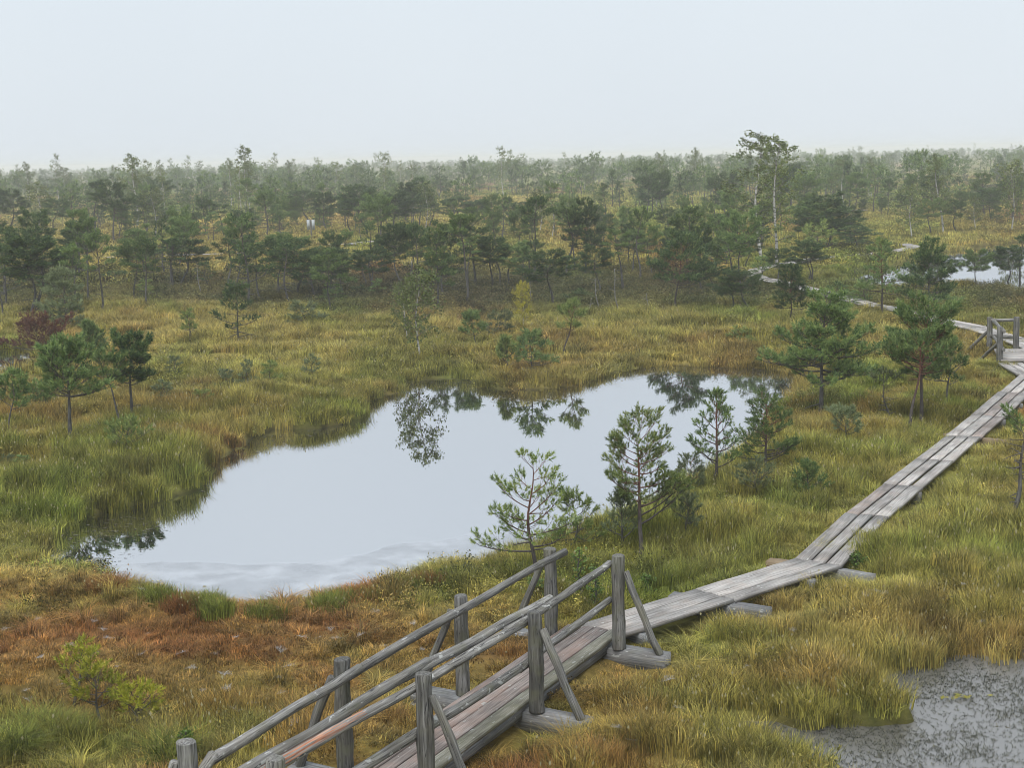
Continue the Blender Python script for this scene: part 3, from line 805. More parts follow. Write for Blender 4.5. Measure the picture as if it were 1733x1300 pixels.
# ---- the footbridge in front
def footbridge():
    rt = empty('footbridge', (BR_MID[0], BR_MID[1], 0.15))
    tag(rt, 'weathered timber footbridge with log handrails and slanting props in the foreground', 'footbridge')
    walkway(rt, [BRIDGE_START, BRIDGE_END], 0.74, 4, DECK_Z + 0.05, 0.055, [M_PLANK_BRIDGE, M_PLANK_BRIDGE, M_PLANK_PINK], rng, gap=0.02, piece=8.0, end_dir=(KINK - BRIDGE_END)[:2] + (BRIDGE_END - BRIDGE_START)[:2])
    mossy = [o for o in rt.children if o.name.startswith('plank')][3]
    mossy.data.materials[0] = M_PLANK_MOSSY
    # stringers under the deck
    for s in (-.27, .3):
        a = BRIDGE_START[:2] + SIDE * s; b = BRIDGE_END[:2] + SIDE * s - AXIS * -.1
        beam('stringer', (a[0], a[1], DECK_Z - 0.006), (b[0], b[1], DECK_Z - 0.006), 0.09, 0.12, M_BEAM, rng, rt)
    topB = {0: 940, 1: 1035, 2: 1140, 3: 1283}; topA = {0: 928, 1: 1008, 2: 1115, 3: 1255}
    postsA, postsB = [], []
    A0, B0 = POST_A3, POST_B3
    for k in range(4):
        b = B0 + STEP * k * (1.015 if k > 1 else 1); a = A0 + STEP * k * (1.02 if k > 1 else 1)
        hb, ha = height_to(b, topB[k]), height_to(a, topA[k])
        # a cross sleeper under each pair of posts, longer on both sides
        c0 = a[:2] - SIDE * .62; c1 = b[:2] + SIDE * .62
        beam('sleeper', (c0[0], c0[1], .30), (c1[0], c1[1], .30), 0.2, 0.26, M_BEAM, rng, rt)
        for base, h, lst in ((a, ha, postsA), (b, hb, postsB)):
            log('post', (base[0], base[1], .295), (base[0] + .004, base[1], .3 + h), .083, .077, M_LOG, rng, rt, 18, 8, .006)
            lst.append(np.array([base[0], base[1], .3 + h]))
        # slanting props
        for base, h, sgn in ((a, ha, -1), (b, hb, 1)):
            p0 = base[:2] + SIDE * sgn * .53 + AXIS * .02; p1 = base[:2] + SIDE * sgn * .105 + AXIS * .02
            log('prop', (p0[0], p0[1], .29), (p1[0], p1[1], .3 + h * .84), .047, .042, M_LOG, rng, rt, 12, 6, .012)
    # handrails: spans overlap at the posts
    def rail(a, b, r, mat, ext=(.1, .1), label=None, bow=.015, mids=None):
        a, b = np.array(a), np.array(b); v = nrm(b - a)
        return log('rail', a - v * ext[0], b + v * ext[1], r, r * .93, mat, rng, rt, 14, 14, bow, label, mids=mids)
    ins = np.array([*SIDE, 0])
    z_ = np.array([0, 0, 1.0])
    f = lambda P, k, off, dz: P[k] + ins * off - z_ * dz
    # far side: rail on the inner face of the posts
    rail(f(postsA, 2, .13, .13), f(postsA, 0, .13, .07), .049, M_RAIL, (.12, .16))
    rail(f(postsA, 3, .13, .20), f(postsA, 2, .125, .125), .051, M_RAIL, (-.12, .12))
    tip = f(postsA, 3, .13, .19) + nrm(postsA[2] - postsA[3]) * .14
    rail(tip + nrm(postsA[3] - postsA[2]) * .9 - z_ * .45, tip, .05, M_RAIL, (0, .06))
    # near side: two logs side by side, on the inner face
    rail(f(postsB, 1, -.13, .12), f(postsB, 0, -.125, .12), .047, M_RAIL, (.42, .05))
    rail(f(postsB, 3, -.125, .14), f(postsB, 1, -.125, .14), .05, M_RAIL_SCRAPED, (.1, .06), 'rail with part of its grey skin scraped to raw orange wood')
    rail(f(postsB, 3, -.20, .10), f(postsB, 2, -.22, .06), .05, M_RAIL, (.4, .5))
    rail(f(postsB, 2, -.235, .085), f(postsB, 1, -.23, .09), .05, M_RAIL, (.1, .9))
    # knee rail on the near side
    rail(f(postsB, 1, -.125, .60), f(postsB, 0, -.125, .58), .047, M_RAIL, (.15, .04))
    rail(f(postsB, 3, -.125, .62), f(postsB, 1, -.125, .615), .049, M_RAIL, (.2, .1))
    # loose board end by the far sleeper
    return rt
footbridge()

# ---- boardwalk sections
def walk_root(pts, label, name='boardwalk'):
    o = empty(name, (pts[0][0], pts[0][1], 0.12)); tag(o, label, 'boardwalk', 'sections of the boardwalk'); return o
MW = [M_PLANK] * 5 + [M_PLANK_PINK]
dA = (KINK - BRIDGE_END)[:2]; dB = (WALK_B[1] - KINK)[:2]
ra = walk_root(WALK_A, 'plank boardwalk section joining the footbridge to the sharp bend')
walkway(ra, WALK_A, .70, 3, DECK_Z, .055, MW, rng, gap=.02, piece=2.2, start_dir=(BRIDGE_END - BRIDGE_START)[:2], end_dir=dB)
rb = walk_root(WALK_B, 'long straight three-plank boardwalk running away up the grass to the railing')
walkway(rb, WALK_B, .70, 3, DECK_Z, .055, MW, rng, gap=.042, piece=2.9, start_dir=dA)
def sleepers(root, pts, every, over, mat=M_BEAM, z=DECK_Z - .062, start=.4):
    for a, b in zip(pts[:-1], pts[1:]):
        a2, b2 = np.array(a[:2]), np.array(b[:2]); L = np.linalg.norm(b2 - a2); dv = (b2 - a2) / L; pv = np.array([-dv[1], dv[0]])
        s = start
        while s < L:
            c = a2 + dv * s; e0, e1 = over + rng.random() * .1, over + rng.random() * .1
            p, q = c + pv * (.35 + e0), c - pv * (.35 + e1)
            beam('sleeper', (p[0], p[1], z), (q[0], q[1], z), .16, .2, mat, rng, root); s += every
sleepers(ra, WALK_A, 1.7, -.02, start=.5)
sleepers(rb, WALK_B, 3.0, -.02, start=2.2)
# sleepers that stick out at the bend, and the short one half way
for (x0, y0), (x1, y1), mt, rt_, lab in (((1300, 949), (1400, 962), M_BEAM_BROWN, ra, 'brown sleeper end sticking out at the bend'), ((1390, 961), (1478, 975), M_BEAM, ra, 'grey sleeper end sticking out at the bend'),
                                   ((1136, 1008), (1302, 1034), M_BEAM, ra, None), ((1600, 735), (1708, 748), M_BEAM_BROWN, rb, None)):
    a, b = at(x0, y0, .25), at(x1, y1, .25)
    beam('sleeper', (a[0], a[1], .272), (b[0], b[1], .272), .19, .2, mt, rng, rt_, lab)

# landing with cross planks and the railing at the turn
P0, Q0, S0 = at(1674, 592, .2), at(1719, 592, .3), at(1691, 612, .3)
rc = walk_root(WALK_C, 'short landing with cross planks behind the railing at the boardwalk turn')
walkway(rc, [WALK_B[-1], at(1716, 613, DECK_Z)], .9, 4, DECK_Z + .004, .055, MW, rng, gap=.03, piece=4, start_dir=(WALK_B[-1] - WALK_B[-2])[:2] * .6 + (at(1716, 613, DECK_Z) - WALK_B[-1])[:2])
lc = [at(1682, 592, DECK_Z), at(1830, 592, DECK_Z), at(1830, 612, DECK_Z), at(1695, 612, DECK_Z)]
for k in range(5):
    t0, t1 = k / 5 + .01, (k + 1) / 5 - .01
    a = lc[0] * (1 - t0) + lc[3] * t0; b = lc[1] * (1 - t0) + lc[2] * t0; c = lc[1] * (1 - t1) + lc[2] * t1; e = lc[0] * (1 - t1) + lc[3] * t1
    chamfer_prism('cross_plank', [a[:2], e[:2], c[:2], b[:2]], DECK_Z + .03, .055, M_PLANK, rng, (b - a)[:2], rc)
rl = empty('railing', (P0[0], P0[1], .15)); tag(rl, 'grey log railing with three posts and two slanting props at the boardwalk turn', 'railing')
tops = {}
for nm, p, pt in (('P', P0, 537), ('Q', Q0, 536), ('S', S0, 554)):
    h = height_to(p, pt); tops[nm] = np.array([p[0], p[1], p[2] + h])
    log('post', (p[0], p[1], .1), tops[nm], .085, .08, M_LOG, rng, rl, 14, 5, .004)
for x0, y0, tgt, fz in ((1636, 590, 'P', .62), (1654, 608, 'S', .62)):
    a = at(x0, y0, .2); b = tops[tgt].copy(); b[2] = .2 + (b[2] - .2) * fz
    log('prop', (a[0], a[1], .1), b, .05, .045, M_LOG, rng, rl, 10, 5, .006)
for a, b, f0 in (('P', 'Q', .9), ('P', 'Q', .40), ('P', 'S', .9), ('P', 'S', .40)):
    pa, pb = tops[a].copy(), tops[b].copy(); pa[2] = .25 + (pa[2] - .25) * f0; pb[2] = .25 + (pb[2] - .25) * f0
    v = nrm(pb - pa); off = np.array([.1, 0, 0]) if b == 'S' else np.zeros(3)
    log('rail', pa + off - v * .05, pb + off + v * (.2 if b == 'S' else .05), .05, .048, M_RAIL, rng, rl, 12, 6, .005)

rd = walk_root(WALK_D, 'pale far boardwalk running from the railing towards the birches')
walkway(rd, WALK_D, .8, 3, DECK_Z, .05, M_PLANK, rng, gap=.03, piece=4.0)
re_ = walk_root(WALK_E, 'distant boardwalk winding past the tall birch and along the far pool')
walkway(re_, WALK_E, .8, 3, .3, .05, M_PLANK, rng, gap=.03, piece=6)
for w, lab in zip(FAR_STRIPS, ('thin far boardwalk strip seen between the pines before the leaning birch', 'pale boardwalk strip in the clearing beside the notice board', 'tiny boardwalk strip seen left of the tall birch trunks', 'tiny boardwalk strip behind the dark pine clump')):
    q = walk_root(w, lab); walkway(q, w, .85, 3, .3, .06, M_PLANK, rng, gap=.04, piece=5)

# far hand-rail stub and the notice board
sgn = on_ground(527, 402)
sg = empty('notice_board', sgn); tag(sg, 'small pale notice board on a post standing among the pines', 'sign')
hp = height_to(sgn, 371)
M_SIGN = plain('sign_panel', (0.36, 0.39, 0.41), .4)
log('post', (0, 0, -.1), (0, 0, hp), .06, .055, M_LOG, rng, None, 10, 4, .0).parent = sg
for sx in (-1, 1):
    bf = Buf()
    x0, x1 = (.075 * sx, .32 * sx); z0, z1 = hp * .42, hp * .98
    V = [(x, y, z) for x in sorted((x0, x1)) for y in (-.09, -.06) for z in (z0, z1)]
    bf.add(V, [(0, 1, 3, 2), (4, 6, 7, 5), (0, 4, 5, 1), (2, 3, 7, 6), (0, 2, 6, 4), (1, 5, 7, 3)])
    mesh_obj('panel', bf.mesh('panel', M_SIGN), sg)

# ------------------------------------------------------------------ trees
def perp_of(D, rng):
    r = nrm(rng.normal(size=D.shape)); p = r - (r * D).sum(-1, keepdims=True) * D
    return nrm(p)

def needles(buf, P, D, rng, k, axis, length, width, spread=(35, 75), tint=None):
    """P,D (n,3): bottle-brush tufts of k thin needle triangles at every shoot"""
    n = len(P)
    if n == 0: return
    Pk = np.repeat(P, k, 0); Dk = np.repeat(D, k, 0)
    s = rng.random((n * k, 1))
    th = np.radians(spread[0] + (spread[1] - spread[0]) * rng.random((n * k, 1))) * (1.05 - .55 * s)
    dr = nrm(Dk * np.cos(th) + perp_of(Dk, rng) * np.sin(th))
    b = Pk + Dk * axis * s
    ln = length * (.7 + .6 * rng.random((n * k, 1)))
    sd = np.cross(dr, nrm(rng.normal(size=dr.shape))); sd = nrm(sd) * width / 2
    V = np.stack([b - sd, b + sd, b + dr * ln], 1).reshape(-1, 3)
    F = np.arange(n * k * 3).reshape(-1, 3)
    tn = np.clip(np.repeat(tint if tint is not None else rng.random(n), k) + .18 * rng.normal(size=n * k), 0, 1)
    buf.add(V, F, np.repeat(tn, 3))

LOD = {5: dict(k=20, axis=.1, length=.085, width=.017, step=.10), 0: dict(k=24, axis=.085, length=.058, width=.0115, step=.10), 1: dict(k=13, axis=.13, length=.12, width=.022, step=.11), 2: dict(k=6, axis=.2, length=.24, width=.07, step=.22)}

def pine(seed, H, W, cb=.4, style='umb', lod=1, lean=0.0, wig=.03, nb=26, dead=.0, dens=1.0, red=False, extra=(), nsub=6, clump=1.0, r_base=None):
    """-> trunk mesh, branch mesh, needle arrays. style: umb, cone, lay, flat"""
    rg = np.random.default_rng(seed)
    p = LOD[lod]
    n = 14
    t = np.linspace(0, 1, n)
    ph = rg.random(6) * 6.28
    wx = wig * H * (np.sin(t * 4 + ph[0]) - np.sin(ph[0]) + .5 * (np.sin(t * 9 + ph[1]) - np.sin(ph[1])))
    wy = wig * H * (np.sin(t * 4.6 + ph[2]) - np.sin(ph[2]) + .5 * (np.sin(t * 8 + ph[3]) - np.sin(ph[3])))
    tr = np.stack([lean * H * t ** 1.2 + wx, wy * .8, H * .96 * t], -1)
    r0 = r_base if r_base else H * .0125 + .012
    rad = r0 * ((1 - .86 * t) + .35 * np.exp(-t * 22))
    bt = Buf(); tube(bt, tr - np.array([0, 0, .08]) * (t[:, None] < .02), rad, 9 if lod in (0, 5) else 6, t, True)
    bb = Buf(); SP = []; SD = []; ST = []
    def trunk_at(u):
        return np.array([np.interp(u, t, tr[:, k]) for k in range(3)]), np.interp(u, t, rad)
    specs = []
    for i in range(nb):
        u = cb + (1 - cb) * ((i + .5 * rg.random()) / nb) ** .92
        s = (u - cb) / (1 - cb)
        az = i * 2.39996 + rg.normal() * .45
        if style == 'cone':
            L = W / 2 * ((1 - s) ** .75 * .95 + .1) * (.7 + .45 * rg.random()); el = 8 + 48 * s + rg.normal() * 7
        elif style == 'lay':
            L = W / 2 * (1.0 - .62 * s ** 1.4) * (.55 + .6 * rg.random()); el = -6 + 42 * s ** 1.5 + rg.normal() * 9
        elif style == 'flat':
            L = W / 2 * (.55 + .6 * np.sin(3.14 * min(1, .15 + s))) * (.6 + .5 * rg.random()); el = 8 + 36 * s + rg.normal() * 9
        else:
            L = W / 2 * (max(np.sin(3.14 * (.12 + .64 * s)), .12) ** .7) * (.6 + .5 * rg.random()); el = -6 + 44 * s ** 1.4 + rg.normal() * 9
        specs.append((u, az, L, el, rg.random() < dead * (1.3 - s), True))
    nd = int(round(dead * 14))
    for i in range(nd):
        u = .1 + (cb) * rg.random()
        specs.append((u, rg.random() * 6.28, W / 2 * (.25 + .5 * rg.random()), -10 + 25 * rg.random(), True, True))
    for e in extra:
        specs.append((e[0], math.radians(e[1]), e[2], e[3], False, False))
    for (u, az, L, el, isdead, rnd) in specs:
        b0, rb = trunk_at(u)
        m = 6; q = np.linspace(0, 1, m)
        e0 = math.radians(el)
        curve = np.radians(10 + 22 * rg.random()) * (1 if not isdead else -.3)
        ea = e0 + curve * q ** 1.5
        aza = az + rg.normal() * .22 * q + (rg.random(m) - .5) * .25
        stepv = np.stack([np.cos(aza) * np.cos(ea), np.sin(aza) * np.cos(ea), np.sin(ea)], -1) * L / (m - 1)
        pts = np.concatenate([[b0], b0 + np.cumsum(stepv[1:], 0)])
        br = max(.0045, min(rb * .55, .008 + L * .013)) if lod != 2 else max(.012, rb * .5)
        tube(bb, pts, br * (1 - .78 * q) + .0015, 5 if lod in (0, 5) else 4, u, False)
        if isdead:
            if lod in (0, 5):
                for _ in range(4):
                    f = .3 + .7 * rg.random(); c = np.array([np.interp(f, q, pts[:, k]) for k in range(3)])
                    dv = nrm(stepv[-1] + rg.normal(size=3) * L * .12) * L * .28
                    tube(bb, np.array([c, c + dv * .5, c + dv]), [.004, .003, .0015], 3, u, False)
            continue
        ns = max(2, int(nsub * (.6 + .5 * L / (W / 2))))
        for k in range(ns + 1):
            f = .3 + .7 * (k / ns) ** .9 if k < ns else 1.0
            c = np.array([np.interp(f, q, pts[:, j]) for j in range(3)])
            dm = nrm(stepv[min(m - 1, int(f * (m - 1)) + 1 if f < 1 else m - 1)])
            if k < ns:
                sidev = nrm(np.cross(dm, [0, 0, 1.0])) * (1 if k % 2 else -1)
                dv = nrm(dm * (.75 + .3 * rg.random()) + sidev * (.6 + .5 * rg.random()) + np.array([0, 0, .12 + .35 * rg.random()]))
                sl = L * (.2 + .26 * (1 - f) + .08 * rg.random()) + .03
            else:
                dv = dm; sl = .04 + .08 * L
            sp = np.array([c, c + dv * sl * .55, c + dv * sl + np.array([0, 0, sl * .22])])
            if lod != 2: tube(bb, sp, [br * .42 + .001, br * .3 + .001, .0018], 3, u, False)
            cnt = max(1, int(round(sl / p['step'] * dens)))
            for g in range(cnt + 1):
                ff = .35 + .65 * (g + rg.random() * .7) / (cnt + .4) if g < cnt else 1.0
                ff = min(ff, 1.0)
                pos = sp[0] * (1 - ff) + sp[2] * ff
                if g < cnt:
                    dd = nrm(dv * .55 + perp_of(dv[None, :], rg)[0] * .6 + np.array([0, 0, .45]))
                    off = dd * p['step'] * (.35 + .5 * rg.random())
                    if lod in (0, 5): tube(bb, np.array([pos, pos + off]), [.0022, .0016], 3, u, False)
                    pos = pos + off
                else:
                    dd = nrm(dv + np.array([0, 0, .35]))
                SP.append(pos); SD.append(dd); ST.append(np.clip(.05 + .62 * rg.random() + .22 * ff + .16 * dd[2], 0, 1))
    # leader shoot
    SP.append(tr[-1]); SD.append(np.array([0, 0, 1.0])); ST.append(.8)
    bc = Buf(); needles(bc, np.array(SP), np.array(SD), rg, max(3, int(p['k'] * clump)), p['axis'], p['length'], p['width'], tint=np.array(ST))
    return bt, bb, bc

def birch(seed, H, W, cb=.35, lod=1, lean=0.0, wig=.02, nb=22, leaves=1.0, droop=.5, leaf=.085):
    rg = np.random.default_rng(seed)
    n = 14; t = np.linspace(0, 1, n); ph = rg.random(4) * 6.28
    tr = np.stack([lean * H * t + wig * H * (np.sin(t * 5 + ph[0]) - np.sin(ph[0])), wig * H * (np.sin(t * 4 + ph[1]) - np.sin(ph[1])), H * .97 * t], -1)
    rad = (H * .0085 + .008) * (1 - .85 * t) + .003
    bt = Buf(); tube(bt, tr - np.array([0, 0, .08]) * (t[:, None] < .02), rad, 7, np.clip((t - .55) * 1.6, 0, 1), True)
    bb = Buf(); LP = []; LT = []
    for i in range(nb):
        u = cb + (1 - cb) * (i + rg.random()) / nb; s = (u - cb) / (1 - cb)
        b0 = np.array([np.interp(u, t, tr[:, k]) for k in range(3)]); rb = np.interp(u, t, rad)
        L = W / 2 * (np.sin(3.14 * (.2 + .72 * s)) ** .7) * (.6 + .6 * rg.random()); az = i * 2.4 + rg.normal() * .4
        m = 6; q = np.linspace(0, 1, m); ea = np.radians(55 - droop * 60 * q ** 1.3 + rg.normal() * 10)
        aza = az + .3 * rg.normal() * q
        st = np.stack([np.cos(aza) * np.cos(ea), np.sin(aza) * np.cos(ea), np.sin(ea)], -1) * L / (m - 1) * 1.15
        pts = np.concatenate([[b0], b0 + np.cumsum(st[1:], 0)])
        tube(bb, pts, max(.005, rb * .4) * (1 - .8 * q) + .002, 4, .9, False)
        for k in range(7):
            f = .3 + .7 * rg.random(); c = np.array([np.interp(f, q, pts[:, j]) for j in range(3)])
            dv = nrm(rg.normal(size=3) + nrm(st[-1]) * 1.0 + np.array([0, 0, -.5 * droop])) * L * (.18 + .25 * rg.random())
            tube(bb, np.array([c, c + dv * .5, c + dv - np.array([0, 0, .12 * L * droop])]), [.004, .003, .002], 3, .95, False)
            cn = int(9 * leaves)
            ff = rg.random((cn, 1)) ** .7
            LP.append(c + dv * ff - np.array([0, 0, .12 * L * droop]) * ff ** 2 + rg.normal(size=(cn, 3)) * leaf * .7); LT.append(rg.random(cn) * .5 + rg.random() * .5)
    LP = np.concatenate(LP); LT = np.concatenate(LT); k = len(LP)
    a = nrm(rg.normal(size=(k, 3)) + np.array([0, 0, -.6])); b = perp_of(a, rg)
    sz = leaf * (.6 + .7 * rg.random((k, 1)))
    V = np.stack([LP, LP + a * sz * .5 + b * sz * .38, LP + a * sz, LP + a * sz * .5 - b * sz * .38], 1).reshape(-1, 3)
    bc = Buf(); bc.add(V, np.arange(k * 4).reshape(-1, 4), np.repeat(LT, 4))
    return bt, bb, bc

def extent(bc, bb):
    V = np.concatenate(bc.V if bc is not None else bb.V)
    return np.percentile(np.abs(V[:, 0]), 98) * 2, V[:, 2].max()

class Proto:
    def __init__(s, bufs, bark, leaf):
        bt, bb, bc = bufs
        s.w, s.h = extent(bc, bb)
        s.trunk = bt.mesh('trunk', bark, True); s.branches = bb.mesh('branches', bark, True) if bb.n else None
        s.crown = bc.mesh('crown', leaf) if bc is not None and bc.n else None

def plant(name, proto, loc, rotz, sxy, sz, label, cat, group=None, leaf=None, flip=False, tilt=0.0):
    rt = empty(name, loc, rotz)
    if tilt: rt.rotation_euler = (tilt * math.sin(loc[0] * 12.9), tilt * math.sin(loc[1] * 7.7), rotz)
    rt.scale = (float(sxy) * (-1 if flip else 1), float(sxy), float(sz))
    tag(rt, label, cat, group)
    for nm, me in (('trunk', proto.trunk), ('branches', proto.branches), ('crown', proto.crown)):
        if me is None: continue
        o = bpy.data.objects.new(nm, me); link(o); o.parent = rt
        if nm == 'branches': o['kind'] = 'stuff'
        if nm == 'crown' and leaf is not None:
            o.material_slots[0].link = 'OBJECT'; o.material_slots[0].material = leaf
    return rt

# prototypes shared by the middle distance
PR = {}
def protos(kind, *list_): PR[kind] = list(list_)
def PP(seed, H, W, bark=M_BARK, leaf=M_NEEDLE, **k): return Proto(pine(seed, H, W, **k), bark, leaf)
protos('umb', *[PP(100 + s, 3.6, 2.3, cb=c, style='umb', nb=26, wig=.035, nsub=8, dens=1.45, dead=.15) for s, c in ((1, .5), (2, .58), (3, .54), (4, .46))])
protos('lay', *[PP(120 + s, 3.4, 2.5, cb=c, style='lay', nb=26, wig=.02, nsub=8, dens=1.4, dead=.15) for s, c in ((1, .36), (2, .44), (3, .32))])
protos('tall', *[PP(140 + s, 4.6, 1.9, cb=c, style='flat', nb=19, wig=.032, nsub=8, dens=1.4, dead=.4) for s, c in ((1, .62), (2, .7), (3, .56))])
protos('cone', *[PP(160 + s, 2.2, 1.4, cb=.14, style='cone', nb=28, wig=.012, nsub=6, dens=1.0) for s in (1, 2)])
protos('thin', *[PP(180 + s, 2.8, 1.7, cb=.22, style='lay', nb=22, wig=.03, nsub=4, dens=.6, dead=.5) for s in (1, 2, 3)])
protos('sap', *[PP(200 + s, 1.0, .7, cb=.28, style='lay', nb=11, wig=.04, nsub=4, dens=.7, lod=5) for s in (1, 2, 3)])
protos('bush', *[PP(220 + s, .8, 1.1, cb=.12, style='lay', nb=16, wig=.05, nsub=4, dens=.9, lod=5) for s in (1, 2)])
protos('birch', *[Proto(birch(240 + s, 6.0, 2.2, cb=c, nb=26, droop=d_, leaves=2.0), M_BIRCH, M_LEAF) for s, c, d_ in ((1, .24, .45), (2, .26, .3), (3, .3, .8))])
protos('bushbirch', *[Proto(birch(260 + s, 3.0, 1.9, cb=.2, nb=24, leaves=1.3, wig=.03), M_BIRCH, M_LEAF) for s in (1, 2)])
protos('far', *[PP(300 + s, 3.5, 2.3, cb=c, style=st, nb=15, lod=2, nsub=3, wig=.03) for s, c, st in ((1, .4, 'umb'), (2, .3, 'lay'), (3, .6, 'flat'), (4, .15, 'cone'), (5, .45, 'umb'))])
protos('farbirch', *[Proto(birch(320 + s, 6.0, 2.0, cb=.3, nb=14, leaves=.6, leaf=.16), M_BIRCH, M_LEAF) for s in (1, 2)])
def snag(seed, H, lean):
    rg = np.random.default_rng(seed); bt, bb = Buf(), Buf(); t = np.linspace(0, 1, 9)
    tr = np.stack([lean * H * t + .03 * H * np.sin(t * 6 + seed), .02 * H * np.sin(t * 5), H * t], -1)
    tube(bt, tr, .035 * (1 - .6 * t), 7, 0, True)
    for i in range(6):
        u = .35 + .6 * rg.random(); c = np.array([np.interp(u, t, tr[:, k]) for k in range(3)]); a = rg.random() * 6.28; L = .15 + .3 * rg.random()
        tube(bb, np.array([c, c + [math.cos(a) * L * .5, math.sin(a) * L * .5, L * .2], c + [math.cos(a) * L, math.sin(a) * L, L * .3]]), [.01, .007, .003], 4, 0, False)
    return Proto((bt, bb, None), M_BARK_DEAD, None) if False else (bt, bb)
class SnagProto:
    def __init__(s, seed, H, lean):
        bt, bb = snag(seed, H, lean); s.h = H; s.w = H * .3
        s.trunk = bt.mesh('trunk', M_BARK_DEAD, True); s.branches = bb.mesh('branches', M_BARK_DEAD, True); s.crown = None
protos('snag', SnagProto(1, 2.0, -.1), SnagProto(2, 2.2, -.16), SnagProto(3, 1.2, .1))

TREE_XY = []
trng = np.random.default_rng(11)
CAT = {'birch': ('birch_tree', 'birch'), 'bushbirch': ('birch_tree', 'birch'), 'snag': ('dead_tree', 'dead tree'), 'sap': ('pine_sapling', 'sapling'), 'bush': ('pine_bush', 'bush')}
def T(kind, px, py, ptop, wpx, label, group=None, v=None, leaf=None, rot=None, flip=False, cat=None):
    b = on_ground(px, py); b[2] -= .03
    h = height_to(b, ptop); s = px_per_m(b)
    pl = PR[kind]; pr = pl[v % len(pl)] if v is not None else pl[int(trng.random() * len(pl))]
    rz = rot if rot is not None else trng.random() * 6.28
    nm, ct = CAT.get(kind, ('pine_tree', 'pine'))
    if cat: nm, ct = cat
    TREE_XY.append((b[0], b[1]))
    return plant(nm, pr, b, rz, 1.32 * (wpx / s) / pr.w if wpx else h / pr.h, h / pr.h, label, ct, group, leaf, flip, .05)

def HERO(px, py, ptop, wpx, label, seed, bark=M_BARK, leaf=M_NEEDLE, name='pine_tree', cat='pine', group=None, extra_px=(), **k):
    """a near tree with a mesh of its own; extra_px: (height px above base, azimuth, length px, elevation)"""
    b = on_ground(px, py); b[2] -= .04
    h = height_to(b, ptop); s = px_per_m(b)
    ex = [(e[0] / (py - ptop), e[1], e[2] / s, e[3]) for e in extra_px]
    pr = Proto(pine(seed, h, wpx / s, lod=k.pop('lod', 5 if py < 760 else 0), extra=ex, **k), bark, leaf)
    TREE_XY.append((b[0], b[1]))
    return plant(name, pr, b, 0.0, 1, 1, label, cat, group)

# --- the pines one can walk up to
HERO(908, 990, 776, 128, 'open young pine with curved red stem right behind the footbridge post', 1, M_BARK_RED, M_NEEDLE_YELLOW, cb=.3, style='lay', nb=13, nsub=5, wig=.03, lean=-.05, dead=.12, dens=1.15,
     extra_px=((62, 178, 88, -2), (95, 172, 62, 14), (110, 15, 60, 22), (140, 170, 62, 25), (92, 5, 70, 5), (128, 20, 66, 30)), r_base=.034)
HERO(1087, 952, 728, 112, 'tall young pine with reddish stem and a long low branch beside the footbridge', 2, M_BARK_RED, M_NEEDLE_YELLOW, cb=.46, style='umb', nb=24, nsub=6, wig=.008, dens=1.25,
     extra_px=((70, 12, 95, 24), (85, 5, 80, 22), (100, -15, 75, 18), (112, 25, 60, 12), (120, 178, 52, 20)), r_base=.04)
HERO(1055, 940, 838, 62, 'small dark pine squeezed between the two young pines by the footbridge', 3, M_BARK, M_NEEDLE_GREY, cb=.3, style='cone', nb=17, nsub=4, wig=.02, dens=.7)
HERO(972, 935, 840, 86, 'thin many-branched pine between the curved pine and the dark small pine', 4, M_BARK, M_NEEDLE_YELLOW, cb=.2, style='lay', nb=18, nsub=5, wig=.03, dens=.7, dead=.3)
HERO(1211, 828, 664, 92, 'slender upright young pine on the bank at the pond corner', 5, M_BARK_RED, M_NEEDLE, cb=.24, style='cone', nb=24, nsub=5, wig=.006, dens=1.0, dead=.2)
HERO(1297, 803, 680, 104, 'broad young pine with reddish stem beside the slender pine on the bank', 6, M_BARK_RED, M_NEEDLE, cb=.2, style='lay', nb=28, nsub=6, wig=.008, dens=1.1)
HERO(1389, 706, 510, 150, 'large full pine with drooping right branches at the end of the pond', 7, M_BARK, M_NEEDLE, cb=.34, style='lay', nb=40, nsub=9, wig=.012, dens=1.25, dead=.15, r_base=.06,
     extra_px=((95, 185, 90, -8), (110, 8, 90, -12), (85, -10, 84, -16), (130, 20, 80, -6), (120, 172, 72, 4)))
HERO(1558, 722, 541, 118, 'red-stemmed pine standing upright beside the long boardwalk', 8, M_BARK_RED, M_NEEDLE, cb=.5, style='umb', nb=30, nsub=9, wig=.012, lean=.05, dens=1.2, r_base=.05)
HERO(1538, 735, 578, 96, 'second red stem leaning into the crown of the red-stemmed pine', 9, M_BARK_RED, M_NEEDLE, cb=.66, style='flat', nb=14, nsub=7, wig=.02, lean=.12, dens=1.0, r_base=.042, dead=.1,
     extra_px=((118, 175, 62, 14), (130, 165, 55, 20)))
HERO(1600, 690, 586, 56, 'thin dark-stemmed pine right of the red-stemmed pine', 10, M_BARK, M_NEEDLE, cb=.38, style='flat', nb=13, nsub=6, wig=.03, lean=.08, dens=.9, extra_px=((48, 185, 52, 0),))
HERO(1505, 722, 632, 50, 'spindly crooked half-dead pine left of the red-stemmed pine', 12, M_BARK, M_NEEDLE_GREY, cb=.5, style='flat', nb=7, nsub=4, wig=.04, lean=-.08, dead=.9, dens=.7)
HERO(1706, 888, 706, 92, 'gnarled small pine with bare lower twigs on the right of the long boardwalk', 13, M_BARK, M_NEEDLE, cb=.5, style='umb', nb=20, nsub=6, wig=.035, lean=.1, dead=.9, dens=.9, r_base=.05)
HERO(120, 754, 590, 108, 'straight-stemmed pine with broad green crown on the tall-grass bank', 14, M_BARK, M_NEEDLE, cb=.52, style='flat', nb=24, nsub=8, wig=.006, dens=1.15, r_base=.055, extra_px=((88, 178, 40, 2), (88, 5, 60, 4)))
